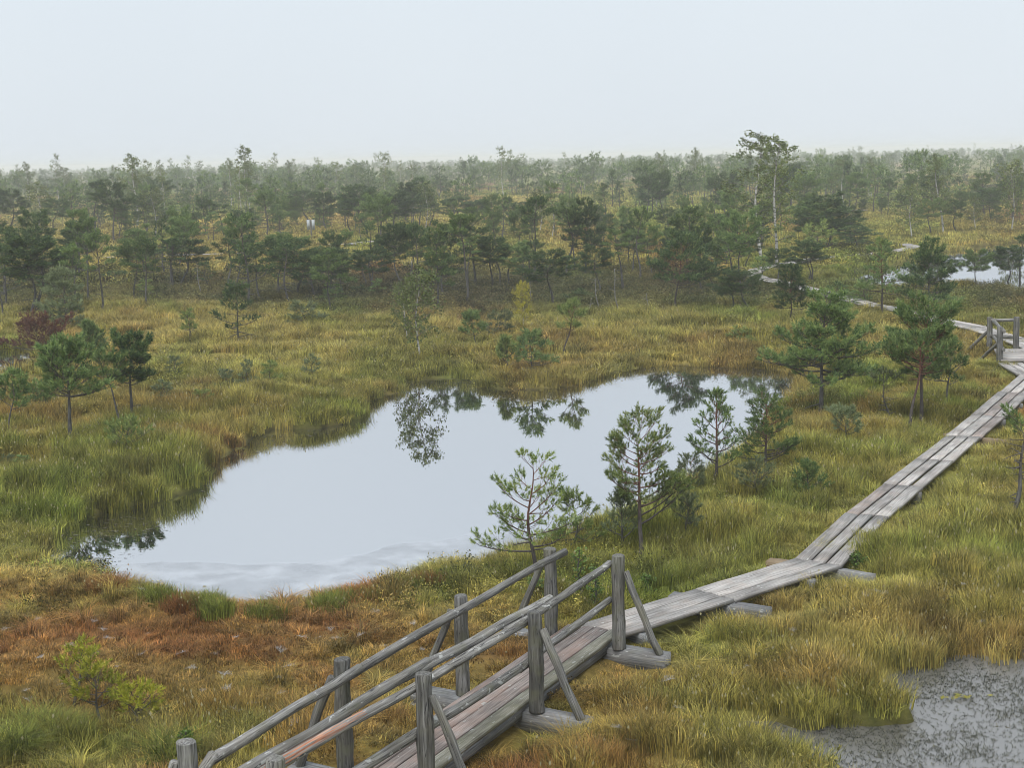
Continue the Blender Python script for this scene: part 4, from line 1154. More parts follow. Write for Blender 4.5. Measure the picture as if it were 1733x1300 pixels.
HERO(223, 722, 588, 82, 'pine with flat dark crown and one bare side branch near the pond bank', 15, M_BARK, M_NEEDLE_DARK, cb=.55, style='umb', nb=24, nsub=8, wig=.012, dens=1.15, r_base=.05, dead=.1)
HERO(208, 728, 606, 70, 'slanting pine stem leaning left under the flat dark crown', 16, M_BARK, M_NEEDLE, cb=.62, style='flat', nb=12, nsub=6, wig=.012, lean=-.22, dens=1.0)
HERO(15, 740, 641, 58, 'small crooked pine at the left edge of the photo before the pool', 17, M_BARK, M_NEEDLE, cb=.5, style='flat', nb=15, nsub=6, wig=.03, lean=.1, dens=1.0)
HERO(68, 694, 655, 50, 'low green pine bush between the crooked and the straight-stemmed pine', 18, M_BARK, M_NEEDLE, 'pine_bush', 'bush', cb=.1, style='lay', nb=18, nsub=5, dens=1.0, lod=0)
HERO(218, 772, 726, 76, 'small bright green pine sapling in the grass below the slanting stem', 19, M_BARK, M_NEEDLE_YELLOW, 'pine_sapling', 'sapling', cb=.2, style='flat', nb=14, nsub=5, dens=1.0)
HERO(70, 608, 558, 104, 'dead pine with rusty red needles beside the small pool', 20, M_BARK, M_NEEDLE_DEAD, cb=.2, style='flat', nb=22, nsub=6, dens=.9, lod=1, wig=.03)
HERO(125, 1196, 1107, 66, 'tiny twisted yellow-green pine left of the yellow bush', 21, M_BARK, M_NEEDLE_ACID, 'pine_sapling', 'sapling', cb=.55, style='flat', nb=7, nsub=3, wig=.03, lean=.12, dens=.6, extra_px=((45, 160, 36, 30),))
HERO(172, 1228, 1140, 74, 'bright yellow pine bush in the rusty moss', 22, M_BARK, M_NEEDLE_ACID, 'pine_bush', 'bush', cb=.35, style='flat', nb=11, nsub=3, wig=.03, dens=.6)
HERO(232, 1228, 1175, 58, 'low yellow pine bush right of the bright yellow one', 23, M_BARK, M_NEEDLE_ACID, 'pine_bush', 'bush', cb=.2, style='flat', nb=9, nsub=3, wig=.04, dens=.6)
HERO(1370, 842, 790, 56, 'dense dark green pine bush between the bank pines and the boardwalk', 24, M_BARK, M_NEEDLE, 'pine_bush', 'bush', cb=.1, style='cone', nb=18, nsub=4, dens=.8)
HERO(1279, 836, 795, 66, 'greyish low pine bush at the foot of the broad young pine', 25, M_BARK, M_NEEDLE_GREY, 'pine_bush', 'bush', cb=.15, style='flat', nb=11, nsub=4, dens=.5)
HERO(1170, 846, 777, 42, 'thin pale sapling left of the slender pine on the bank', 26, M_BARK_RED, M_NEEDLE_GREY, 'pine_sapling', 'sapling', cb=.3, style='lay', nb=14, nsub=4, dens=.6, wig=.03)
HERO(1162, 902, 848, 52, 'pale grey-green pine bush at the long low branch', 27, M_BARK, M_NEEDLE_GREY, 'pine_bush', 'bush', cb=.15, style='flat', nb=10, nsub=4, dens=.5)
HERO(1429, 748, 703, 52, 'small pale sapling in the reddish grass near the large full pine', 28, M_BARK, M_NEEDLE_GREY, 'pine_sapling', 'sapling', cb=.3, style='flat', nb=11, nsub=4, dens=.7)
HERO(112, 566, 464, 92, 'bushy grey-green pine behind the dead red pine', 29, M_BARK, M_NEEDLE_GREY, cb=.08, style='lay', nb=36, nsub=8, dens=.9, lod=1)
HERO(157, 608, 553, 52, 'round green pine touching the right of the dead red pine', 30, M_BARK, M_NEEDLE, cb=.1, style='cone', nb=24, nsub=6, dens=1.2, lod=1)
HERO(403, 588, 490, 84, 'dark thin-crowned pine standing alone in the straw grass', 31, M_BARK, M_NEEDLE_DARK, cb=.3, style='lay', nb=24, nsub=6, dens=.8, lod=1, dead=.6, wig=.01)
HERO(1492, 537, 410, 66, 'slim open pine before the long far pool', 32, M_BARK_RED, M_NEEDLE, cb=.34, style='lay', nb=24, nsub=6, dens=.9, lod=1, wig=.008, dead=.2)
HERO(1573, 534, 424, 112, 'broad dark pine before the long far pool', 33, M_BARK, M_NEEDLE_DARK, cb=.26, style='lay', nb=34, nsub=8, dens=1.15, lod=1, wig=.02)
HERO(1333, 550, 457, 66, 'tilted dark pine where the far boardwalk straightens', 34, M_BARK_RED, M_NEEDLE_DARK, cb=.3, style='lay', nb=28, nsub=6, dens=1.0, lod=1, lean=.06)
HERO(903, 634, 572, 74, 'small wide pine growing on the rusty point in the pond', 35, M_BARK, M_NEEDLE, cb=.15, style='lay', nb=24, nsub=6, dens=.7, lod=1, dead=.3)
HERO(860, 626, 578, 40, 'thin sapling left of the wide pine on the point', 36, M_BARK, M_NEEDLE_YELLOW, 'pine_sapling', 'sapling', cb=.2, style='cone', nb=16, nsub=5, dens=.7, lod=1)
HERO(954, 598, 515, 44, 'crooked light green pine behind the point in the pond', 37, M_BARK_RED, M_NEEDLE_YELLOW, cb=.45, style='flat', nb=13, nsub=5, dens=.8, lod=1, wig=.04, lean=.14)
HERO(810, 590, 538, 42, 'small bent pine leaning left on the far bank', 38, M_BARK, M_NEEDLE, cb=.4, style='flat', nb=14, nsub=5, dens=.9, lod=1, lean=-.2)
HERO(1145, 528, 405, 112, 'wide dark pine with leaning red stem at the right of the pine belt', 39, M_BARK_RED, M_NEEDLE_DARK, cb=.35, style='lay', nb=34, nsub=8, dens=1.1, lod=1, lean=.1)
HERO(991, 470, 348, 84, 'tallest dark pine in the middle of the pine belt', 40, M_BARK, M_NEEDLE_DARK, cb=.42, style='lay', nb=36, nsub=8, dens=1.2, lod=1, wig=.008)
HERO(741, 519, 390, 62, 'straight dark pine at the left of the middle pine belt', 41, M_BARK, M_NEEDLE, cb=.3, style='lay', nb=30, nsub=7, dens=1.1, lod=1, wig=.006, dead=.15)

# --- young birches on the far bank, snags
T('bushbirch', 690, 584, 468, 50, 'pale young birch with bare lower stem on the far bank', v=0, leaf=M_LEAF)
T('bushbirch', 711, 608, 444, 64, 'taller of the two young birches, mirrored in the pond', v=1, leaf=M_LEAF)
T('bushbirch', 885, 566, 471, 32, 'small birch with bright yellow leaves on the far bank', v=0, leaf=M_LEAF_YELLOW)
T('snag', 1013, 530, 470, None, 'white leaning dead stem below the tallest dark pine', v=0)
T('snag', 1047, 528, 453, None, 'longer white dead stem leaning left, right of the tallest dark pine', v=1)
T('snag', 997, 533, 505, None, 'short broken white stump beside the leaning dead stems', v=2)
T('snag', 1098, 528, 496, None, 'short pale dead stem at the foot of the leaning red pine', v=2, flip=True)

T('snag', 700, 500, 440, None, 'thin grey dead stem left of the straight dark pine', v=0)
T('snag', 340, 500, 446, None, 'thin grey dead stem right of the forked-foot pine', v=1)
T('snag', 900, 520, 462, None, 'grey dead stem at the foot of the rounded belt pine', v=1, flip=True)
# --- the pine belt beyond the pond, left to right
for a in (
    ('umb', 52, 534, 383, 96, 'big left double pine, its left trunk, at the edge of the heath'), ('umb', 64, 530, 392, 88, 'big left double pine, its right trunk, at the edge of the heath'),
    ('tall', 7, 503, 380, 50, 'slim pine cut by the left edge beyond the double pine'), ('umb', 128, 468, 378, 44, 'left trunk of the three-stemmed pine clump'), ('umb', 137, 467, 374, 56, 'middle trunk of the three-stemmed pine clump'),
    ('tall', 147, 468, 386, 50, 'right slanting trunk of the three-stemmed pine clump'), ('lay', 244, 468, 376, 62, 'pine with wide lower branches between the three-stemmed clump and the twin pines'),
    ('tall', 286, 490, 398, 40, 'left of the twin thin-trunked pines'), ('tall', 293, 489, 402, 38, 'right of the twin thin-trunked pines'), ('umb', 307, 486, 400, 56, 'pine with forked foot right beside the twin thin-trunked pines'),
    ('thin', 350, 488, 440, 34, 'small bare pine right of the forked-foot pine'), ('tall', 389, 490, 400, 46, 'thin tall pine left of the dense crown group'), ('umb', 438, 512, 396, 60, 'pine with straight dark trunk at the front of the dense crown group'),
    ('umb', 472, 500, 390, 70, 'dense crown group, the pine with the highest crown'), ('umb', 504, 500, 398, 72, 'dense crown group, pine with the thick dark trunk'), ('lay', 531, 506, 420, 52, 'lower pine right in front of the dense crown group'),
    ('umb', 560, 502, 414, 56, 'pine at the right flank of the dense crown group'), ('tall', 579, 508, 428, 40, 'crooked pine with low side branch right of the dense crown group'), ('umb', 631, 496, 417, 56, 'lone round pine in front of the clearing'), ('tall', 620, 488, 424, 34, 'thin second stem behind the lone round pine'),
    ('tall', 791, 490, 404, 40, 'thin-stemmed pine under the leaning tall crown'), ('tall', 803, 490, 376, 52, 'tall pine whose crown leans left above its neighbours'), ('tall', 831, 490, 393, 44, 'first of three thin pines in the middle of the belt'), ('umb', 847, 490, 396, 50, 'second of three thin pines in the middle of the belt'),
    ('umb', 862, 490, 404, 56, 'third of three thin pines in the middle of the belt'), ('tall', 902, 484, 402, 36, 'pole-thin pine between the three thin pines and the tallest dark pine'), ('umb', 936, 522, 417, 76, 'rounded pine in front of the tallest dark pine'), ('tall', 960, 470, 338, 54, 'pine with high left crown touching the tallest dark pine'),
    ('umb', 1015, 500, 410, 56, 'lower pine right under the tallest dark pine'), ('tall', 1054, 493, 384, 48, 'slim pine left of the flat-topped tall pine'), ('tall', 1069, 463, 392, 34, 'thin pine behind the flat-topped tall pine'), ('tall', 1083, 476, 345, 40, 'flat-topped tall pine on a long bare stem'),
    ('umb', 1128, 405, 349, 30, 'pine behind the wide leaning red pine'), ('lay', 1241, 520, 447, 44, 'small dark pine left of the boardwalk bend'), ('umb', 1267, 527, 455, 52, 'low spreading pine next to the small dark pine at the boardwalk bend'), ('umb', 1207, 500, 440, 46, 'pine filling the gap right of the wide leaning pine'),
    ('umb', 1317, 480, 417, 36, 'curved small pine at the foot of the tall birch'), ('umb', 1367, 480, 402, 56, 'twin-stemmed pine inside the boardwalk bend'), ('tall', 1378, 480, 425, 44, 'leaning stem of the twin pine inside the boardwalk bend'), ('sap', 1417, 512, 474, 36, 'small pine sapling beside the far boardwalk planks'),
    ('umb', 1653, 490, 418, 36, 'first dark pine on the far pool spit'), ('umb', 1702, 486, 412, 46, 'second dark pine on the far pool spit'), ('tall', 1722, 483, 394, 40, 'third dark pine on the far pool spit, at the right edge'),
    ('lay', 1400, 424, 320, 84, 'big dark pine clump behind the boardwalk bend, its highest pine', ), ('lay', 1443, 424, 352, 72, 'big dark pine clump behind the boardwalk bend, its right pine'), ('umb', 1372, 426, 338, 66, 'big dark pine clump behind the boardwalk bend, its left pine'), ('bush', 1388, 432, 366, 62, 'bright green bushy pine in front of the big dark clump'),
    ('lay', 1452, 428, 380, 56, 'low dark pine drooping at the right of the big dark clump'), ('umb', 1225, 455, 392, 40, 'pine left of the tall birch trunk'), ('umb', 1262, 450, 396, 40, 'pine just left of the tall birch foot'),
    ('umb', 193, 412, 301, 50, 'tall dense pine left of the leaning birch'), ('umb', 246, 400, 322, 52, 'dense pine right under the leaning birch'), ('tall', 158, 400, 302, 40, 'tall slim pine left of the tall dense pine'), ('umb', 91, 398, 332, 44, 'dark pine between the yellow birch and the tall slim pine'), ('umb', 17, 396, 315, 44, 'dark pine at the left edge on the skyline'),
    ('umb', 281, 372, 298, 44, 'skyline pine midway between the two tall birches'), ('tall', 379, 402, 342, 34, 'thin pine left of the second tall birch'), ('umb', 408, 404, 349, 44, 'pine at the foot of the second tall birch'), ('umb', 524, 380, 318, 46, 'dark pine just behind the notice board'), ('thin', 336, 404, 356, 34, 'grey weeping little tree in the small clearing'),
    ('umb', 595, 396, 330, 40, 'left pine of the round-topped grove'), ('umb', 622, 398, 307, 54, 'round-topped grove, its tallest pine'), ('umb', 645, 400, 326, 50, 'round-topped grove, pine right of the tallest'), ('umb', 668, 400, 322, 46, 'round-topped grove, slim pine towards the clearing'), ('umb', 692, 394, 326, 48, 'round-topped grove, its rightmost pine'),
    ('umb', 765, 384, 332, 46, 'dark pine alone in the middle clearing'), ('cone', 863, 388, 330, 32, 'dark pointed pine in the middle clearing'), ('umb', 890, 378, 339, 30, 'small pine right of the pointed pine'), ('umb', 743, 338, 300, 30, 'single pine on the pale far clearing'), ('umb', 1098, 352, 312, 28, 'dark far pine above the flat-topped tall pine'),
    ('tall', 728, 384, 336, 30, 'thin pine left of the dark lone clearing pine'), ('umb', 820, 380, 334, 36, 'pale pine pair member nearest the pointed pine'), ('umb', 805, 382, 338, 34, 'pale pine pair member nearest the lone clearing pine'),
    ('umb', 1675, 380, 315, 40, 'pine behind the far pool, left of the right-edge pair'), ('umb', 1713, 374, 293, 46, 'tall pine behind the far pool at the right edge'), ('umb', 1575, 396, 332, 36, 'pine behind the bushy birch'), ('umb', 1618, 392, 335, 40, 'pine right of the pointed birch trunk'),
): T(a[0], a[1], a[2], a[3], a[4], a[5], 'pines of the belt beyond the pond', leaf=(M_NEEDLE_DARK if trng.random() < .8 else M_NEEDLE) if a[0] != 'bush' else M_NEEDLE_YELLOW)

# --- saplings and low bushes in the open grass
for a in (
    ('sap', 320, 574, 518, 34, 'yellow-green sapling in the straw grass above the narrow water', M_NEEDLE_YELLOW), ('bush', 511, 557, 503, 62, 'grey twiggy pine bush at the edge of the heath', M_NEEDLE_GREY), ('sap', 249, 503, 470, 24, 'yellowish sapling in front of the twin thin-trunked pines', M_NEEDLE_YELLOW),
    ('sap', 531, 642, 596, 28, 'dark sapling standing alone above the rusty bank', M_NEEDLE_GREY), ('sap', 382, 663, 620, 36, 'dark sapling in the grass, middle of the left meadow', M_NEEDLE_GREY), ('bush', 342, 686, 656, 44, 'low pale pine bush right of the bare side branch', M_NEEDLE_YELLOW), ('sap', 420, 662, 606, 28, 'thin tall sapling left of the fresh green sapling', M_NEEDLE_GREY),
    ('sap', 457, 656, 608, 34, 'fresh green sapling in the left meadow', M_NEEDLE_YELLOW), ('sap', 277, 684, 640, 40, 'faint sapling behind the flat dark crown pine', M_NEEDLE_GREY), ('sap', 40, 794, 768, 36, 'small sapling in the deep grass at the left edge', M_NEEDLE), ('bush', 12, 790, 766, 34, 'bluish low bush at the left edge', M_NEEDLE_GREY),
    ('bush', 848, 574, 518, 52, 'twiggy pale pine beside the yellow-leaved birch', M_NEEDLE_GREY), ('bush', 1250, 588, 548, 54, 'faint green bush in the straw grass behind the pond end', M_NEEDLE_YELLOW), ('sap', 300, 640, 600, 26, 'small sapling among twigs right of the round green pine', M_NEEDLE_GREY),
    ('sap', 640, 500, 470, 24, 'small sapling at the foot of the lone round pine', M_NEEDLE), ('bush', 566, 514, 484, 44, 'green bush at the foot of the crooked pine', M_NEEDLE), ('bush', 610, 500, 480, 40, 'dark bush left of the lone round pine', M_NEEDLE_DARK), ('sap', 1466, 518, 470, 34, 'thin sapling left of the slim open pine', M_NEEDLE),
    ('sap', 1440, 520, 488, 26, 'little sapling by the far boardwalk, left of the thin one', M_NEEDLE), ('bush', 1600, 520, 496, 60, 'low bush at the foot of the broad dark pine', M_NEEDLE), ('sap', 666, 440, 408, 22, 'tiny sapling in the clearing right of the lone round pine', M_NEEDLE_GREY), ('sap', 1290, 470, 430, 30, 'sapling between the tall birch and the boardwalk bend', M_NEEDLE),
    ('bush', 430, 470, 445, 46, 'dark bush behind the thin tall pine', M_NEEDLE_DARK), ('bush', 200, 480, 455, 50, 'dark undergrowth bush right of the three-stemmed clump', M_NEEDLE_DARK), ('bush', 90, 492, 462, 56, 'dark undergrowth bush right of the double pine', M_NEEDLE_DARK), ('bush', 980, 510, 486, 50, 'dark bush under the rounded pine', M_NEEDLE_DARK),
    ('sap', 905, 1010, 975, 40, 'small green shrub under the curved pine', M_NEEDLE), ('bush', 850, 985, 960, 50, 'low green shrub by the pond bank left of the curved pine', M_NEEDLE),
): T(a[0], a[1], a[2], a[3], a[4], a[5], 'saplings and bushes in the open bog', leaf=a[6])

# --- birches
for a in (
    ('birch', 1313, 462, 226, 70, 'tallest birch with white trunk beside the boardwalk bend, its right stem', 0), ('birch', 1289, 440, 218, 66, 'tallest birch clump, the left stem with the highest tip', 2), ('birch', 232, 385, 258, 46, 'leaning white birch rising above the left skyline', 1), ('birch', 425, 372, 243, 34, 'second tall birch with slender crown above the skyline', 0),
    ('birch', 391, 350, 266, 24, 'slim birch just left of the second tall birch', 1), ('bushbirch', 64, 392, 304, 44, 'yellow-green birch at the left before the skyline', 1), ('bushbirch', 1543, 404, 308, 52, 'bushy green birch on the bank of the far pool', 0), ('birch', 1596, 398, 257, 44, 'pointed birch behind the far pool', 1),
    ('birch', 1429, 352, 268, 26, 'thin bent birch behind the big dark clump', 2), ('bushbirch', 1651, 388, 328, 30, 'small pale birch right of the pointed birch', 0), ('bushbirch', 914, 394, 316, 30, 'pale birch in the clearing right of the pointed pine', 1), ('bushbirch', 1018, 380, 324, 32, 'yellowish birch behind the tallest dark pine', 0),
    ('birch', 50, 345, 272, 22, 'thin birch poking above the left skyline by the edge', 1), ('birch', 118, 345, 280, 26, 'birch poking above the left skyline, second from the edge', 0), ('birch', 573, 335, 272, 20, 'thin birch on the skyline left of the round-topped grove', 2), ('birch', 492, 335, 270, 20, 'thin birch on the skyline above the notice board', 1),
    ('birch', 1178, 330, 248, 22, 'pointed birch on the skyline left of the tallest birch', 1), ('birch', 1057, 310, 258, 12, 'thin far spire on the skyline above the flat-topped pine', 1), ('birch', 1113, 312, 256, 14, 'second thin far spire left of the skyline birch', 0),
): T(a[0], a[1], a[2], a[3], a[4], a[5], 'birches of the bog', v=a[6], leaf=M_LEAF, rot=0.3 * a[6])

# --- the wood behind: individuals first, then the misty mass
PROJ = lambda x, y, z=0.1: (CX + FPX * ((np.stack([x, y, np.full_like(x, z)], -1) - _C) @ _r) / ((np.stack([x, y, np.full_like(x, z)], -1) - _C) @ _d), CY - FPX * ((np.stack([x, y, np.full_like(x, z)], -1) - _C) @ _u) / ((np.stack([x, y, np.full_like(x, z)], -1) - _C) @ _d))
def wood_density(x, y):
    px, py = PROJ(x, y)
    dn = .14 + 1.6 * sstep(.44, .62, fbm(x / 14, y / 22, 91, 3))
    for cx_, cy_, rx, ry, f in ((820, 375, 110, 30, -.75), (640, 430, 80, 25, -.9), (380, 385, 70, 16, -.5), (1500, 412, 130, 22, -1), (1660, 380, 100, 16, -.7), (1500, 370, 200, 14, -.4), (950, 345, 160, 14, -.5), (1600, 340, 200, 20, .6), (250, 330, 300, 25, .6), (1250, 330, 130, 25, .3)):
        dn = dn * (1 + f * np.exp(-((px - cx_) / rx) ** 2 - ((py - cy_) / ry) ** 2))
    return np.clip(dn, 0.02, 3)
wr = np.random.default_rng(23)
def wood_points(n, r0, r1, half=.37):
    a = (wr.random(n) * 2 - 1) * half; r = np.sqrt(r0 ** 2 + (r1 ** 2 - r0 ** 2) * wr.random(n))
    x, y = r * np.sin(a), r * np.cos(a)
    k = (wr.random(n) < wood_density(x, y) / 1.8) & (pond_dist(x, y) > .6) & (walk_dist(x, y) > 1.2)
    return x[k], y[k]
LANDMARKS = ((210, 300, 'the leaning birch'), (425, 300, 'the second tall birch'), (527, 385, 'the notice board'), (630, 350, 'the round-topped grove'), (765, 358, 'the lone clearing pine'), (863, 358, 'the pointed clearing pine'), (993, 400, 'the tallest dark pine'),
    (1081, 380, 'the flat-topped tall pine'), (1150, 440, 'the wide leaning pine'), (1300, 340, 'the tallest birch'), (1420, 360, 'the big dark clump'), (1545, 355, 'the bushy green birch'), (1600, 320, 'the pointed birch'), (64, 345, 'the yellow-green birch'), (135, 420, 'the three-stemmed clump'), (300, 445, 'the twin thin-trunked pines'), (490, 440, 'the dense crown group'), (1700, 350, 'the right-edge tall pine'))
ORD = ('first', 'second', 'third', 'fourth', 'fifth', 'sixth', 'seventh', 'eighth', 'ninth', 'tenth', 'eleventh', 'twelfth', 'thirteenth', 'fourteenth', 'fifteenth', 'sixteenth', 'seventeenth', 'eighteenth', 'nineteenth', 'twentieth')
def single_out(items, marks):
    """items: (object, px, py, what). Labels by the nearest landmark, numbered from left to right where several share it"""
    bins = {}
    for o, px, py, what in items:
        m = min(marks, key=lambda q: ((q[0] - px) / 1.0) ** 2 + ((q[1] - py) * 1.5) ** 2)
        side = 'left of' if px < m[0] - 14 else ('right of' if px > m[0] + 14 else ('above' if py < m[1] else 'below'))
        bins.setdefault((what, side, m[2]), []).append((px, o))
    for (what, side, lm), lst in bins.items():
        lst.sort(key=lambda q: q[0])
        for i, (px, o) in enumerate(lst):
            o['label'] = '%s %s %s' % (what, side, lm) + ('' if len(lst) == 1 else ', %s from left' % ORD[min(i, 19)])
WOOD = []
XY = np.array(TREE_XY)
bx = wr.random(600) * 1330 - 40; by = 452 + 68 * wr.random(600) - .022 * (bx - 866)
bn = 0
for px, py in zip(bx, by):
    if bn >= 38: break
    p = on_ground(px, py)
    if abs(px - 527) < 26: continue                            # the notice board stays in view
    if np.min(np.hypot(XY[:, 0] - p[0], XY[:, 1] - p[1])) < 1.5 or pond_dist(p[0:1], p[1:2])[0] < 1 or walk_dist(p[0:1], p[1:2])[0] < 1 or fbm(p[0:1] / 5, p[1:2] / 8, 131, 2)[0] < .42 or (560 < px < 720 and py < 470): continue
    kind = wr.choice(['umb', 'tall', 'lay', 'thin'], p=[.4, .3, .15, .15]); pr = PR[kind][int(wr.random() * len(PR[kind]))]
    h = 2.2 + 2.0 * wr.random(); s = h / pr.h
    wo = plant('pine_tree', pr, (p[0], p[1], p[2] - .03), wr.random() * 6.28, s * (.9 + .35 * wr.random()), s, '', 'pine', 'pines of the belt beyond the pond', M_NEEDLE_DARK if wr.random() < .5 else M_NEEDLE)
    WOOD.append((wo, px, py - 60, {'umb': 'round-crowned belt pine', 'lay': 'broad belt pine', 'tall': 'slim belt pine', 'thin': 'sparse belt pine'}[kind]))
    XY = np.vstack([XY, [p[0], p[1]]]); bn += 1
x, y = wood_points(1400, 92, 215, .345)
cnt = 0
ZONES = ((420, 'small bog pine in the misty wood behind the leaning birch'), (780, 'small bog pine in the misty wood behind the round-topped grove'), (1240, 'small bog pine in the misty wood behind the middle clearing'), (3000, 'small bog pine in the misty wood behind the far pool'))
order = np.argsort(np.hypot(x, y))
for i in order:
    if cnt >= 140: break
    if np.min(np.hypot(XY[:, 0] - x[i], XY[:, 1] - y[i])) < 2.2: continue
    px, py = PROJ(x[i:i + 1], y[i:i + 1]); px = float(px[0])
    if abs(px - 527) < 24 and y[i] < 132: continue
    z = gz(x[i], y[i]); kind = wr.choice(['umb', 'umb', 'lay', 'tall', 'cone', 'thin', 'bushbirch'], p=[.25, .2, .15, .2, .08, .07, .05])
    pr = PR[kind][int(wr.random() * len(PR[kind]))]
    h = (1.5 + 3.3 * wr.random() ** 1.4) * (.75 if kind in ('cone', 'thin') else 1)
    if 'birch' in kind: h *= 1.2
    s = h / pr.h
    lab = next(l for lim, l in ZONES if px < lim)
    if 'birch' in kind: lab = lab.replace('bog pine', 'birch')
    wo = plant('birch_tree' if 'birch' in kind else 'pine_tree', pr, (x[i], y[i], z - .03), wr.random() * 6.28, s * (.85 + .35 * wr.random()), s, lab, 'birch' if 'birch' in kind else 'pine', lab.replace('small ', '') + ' group', None if 'birch' in kind else (M_NEEDLE_DARK if wr.random() < .5 else M_NEEDLE))
    WOOD.append((wo, px, float(py[0]) - h * .5 * FPX / y[i], {'umb': 'misty round-crowned pine', 'lay': 'misty broad pine', 'tall': 'misty slim pine', 'cone': 'small misty pointed pine', 'thin': 'sparse misty pine', 'bushbirch': 'small misty birch'}[kind]))
    XY = np.vstack([XY, [x[i], y[i]]]); cnt += 1
single_out(WOOD, LANDMARKS)

# ------------------------------------------------------------------ scattered stuff
def scatter(name, P, rot, scl, col, vid, meshes, label):
    coll = bpy.data.collections.new(name + '_source')
    for k, me in enumerate(meshes):
        coll.objects.link(bpy.data.objects.new('%s_piece_%02d' % (name, k), me))
    me = bpy.data.meshes.new(name)
    n = len(P)
    me.vertices.add(n); me.vertices.foreach_set('co', np.asarray(P, np.float32).ravel())
    for k, arr in (('rot', rot), ('scl', scl), ('col', col)):
        a = me.attributes.new(k, 'FLOAT_VECTOR', 'POINT'); a.data.foreach_set('vector', np.asarray(arr, np.float32).ravel())
    a = me.attributes.new('vid', 'INT', 'POINT'); a.data.foreach_set('value', np.asarray(vid, np.int32))
    o = mesh_obj(name, me)
    ng = bpy.data.node_groups.new(name + '_nodes', 'GeometryNodeTree')
    ng.interface.new_socket('Geometry', in_out='INPUT', socket_type='NodeSocketGeometry')
    ng.interface.new_socket('Geometry', in_out='OUTPUT', socket_type='NodeSocketGeometry')
    nn, ll = ng.nodes, ng.links
    gi, go = nn.new('NodeGroupInput'), nn.new('NodeGroupOutput')
    iop = nn.new('GeometryNodeInstanceOnPoints'); ci = nn.new('GeometryNodeCollectionInfo')
    ci.inputs['Collection'].default_value = coll; ci.inputs['Separate Children'].default_value = True; ci.inputs['Reset Children'].default_value = True
    iop.inputs['Pick Instance'].default_value = True
    def na(nm, typ):
        q = nn.new('GeometryNodeInputNamedAttribute'); q.data_type = typ; q.inputs[0].default_value = nm; return q.outputs[0]
    e2r = nn.new('FunctionNodeEulerToRotation')
    ll.new(na('rot', 'FLOAT_VECTOR'), e2r.inputs[0]); ll.new(e2r.outputs[0], iop.inputs['Rotation'])
    ll.new(na('scl', 'FLOAT_VECTOR'), iop.inputs['Scale']); ll.new(na('vid', 'INT'), iop.inputs['Instance Index'])
    ll.new(gi.outputs[0], iop.inputs['Points']); ll.new(ci.outputs[0], iop.inputs['Instance']); ll.new(iop.outputs[0], go.inputs[0])
    md = o.modifiers.new('scatter', 'NODES'); md.node_group = ng
    tag(o, label, None, kind='stuff')
    return o

def blade_tuft(seed, nbl, rad, hgt, width, lean, curl, seedheads=0, hvar=.5):
    rg = np.random.default_rng(seed); b = Buf()
    a = rg.random(nbl) * 6.28; r = rad * np.sqrt(rg.random(nbl))
    base = np.stack([np.cos(a) * r, np.sin(a) * r, np.zeros(nbl)], -1)
    az = a + rg.normal(size=nbl) * .7; h = hgt * (1 - hvar * rg.random(nbl)); ln = lean * (.3 + rg.random(nbl)); cu = curl * (.4 + rg.random(nbl))
    dv = np.stack([np.cos(az), np.sin(az), np.zeros(nbl)], -1)
    sd = np.stack([-np.sin(az + rg.normal(size=nbl) * .8), np.cos(az + rg.normal(size=nbl) * .8), np.zeros(nbl)], -1); sd = nrm(sd) * width / 2
    up = np.array([0, 0, 1.0])
    p1 = base + dv * (h * ln * .35)[:, None] + up * (h * .55)[:, None]
    p2 = base + dv * (h * (ln + cu))[:, None] + up * (h * (1 - .45 * cu))[:, None]
    V = np.stack([base - sd, base + sd, p1 + sd * .8, p1 - sd * .8, p2], 1).reshape(-1, 3)
    i = np.arange(nbl)[:, None] * 5
    tn = np.repeat(np.clip(rg.random(nbl) * .75 + .35 * np.sin(base[:, 0] * 23 + seed) * np.sin(base[:, 1] * 27 + seed * 2) + .1, 0, 1), 5)
    b.add(V, i + np.array([[0, 1, 2, 3]]), tn); b.more(i + np.array([[3, 2, 4]]))
    if seedheads:
        idx = rg.choice(nbl, seedheads, False); c = p2[idx]; s = .008 + .008 * rg.random((seedheads, 1))
        W = np.stack([c - [1, 0, 0] * s, c + [0, 0, -1] * s * 1.6, c + [1, 0, 0] * s, c + [0, 0, 1] * s * 1.6], 1).reshape(-1, 3)
        b.add(W, np.arange(seedheads * 4).reshape(-1, 4), 2.0)
    return b.mesh('tuft_%d' % seed, M_GRASS)

def heath_tuft(seed, rad=.2, hgt=.28, nst=16, leaf=.03):
    rg = np.random.default_rng(seed); b = Buf()
    for i in range(nst):
        a = rg.random() * 6.28; r = rad * math.sqrt(rg.random()); c = np.array([math.cos(a) * r, math.sin(a) * r, 0]); e = c + np.array([math.cos(a) * .3 * hgt, math.sin(a) * .3 * hgt, hgt * (.6 + .4 * rg.random())]) + rg.normal(size=3) * .03
        s = np.array([.004, 0, 0]); b.add([c - s, c + s, e], [(0, 1, 2)], .1)
        k = 14; f = .25 + .75 * rg.random((k, 1)); P = c * (1 - f) + e * f + rg.normal(size=(k, 3)) * .02
        d1 = nrm(rg.normal(size=(k, 3)) + [0, 0, .6]); d2 = perp_of(d1, rg); L = leaf * (.6 + .8 * rg.random((k, 1)))
        V = np.stack([P, P + d1 * L * .5 + d2 * L * .3, P + d1 * L, P + d1 * L * .5 - d2 * L * .3], 1).reshape(-1, 3)
        b.add(V, np.arange(k * 4).reshape(-1, 4), np.repeat(rg.random(k) * .9, 4))
    return b.mesh('heath_%d' % seed, M_GRASS)

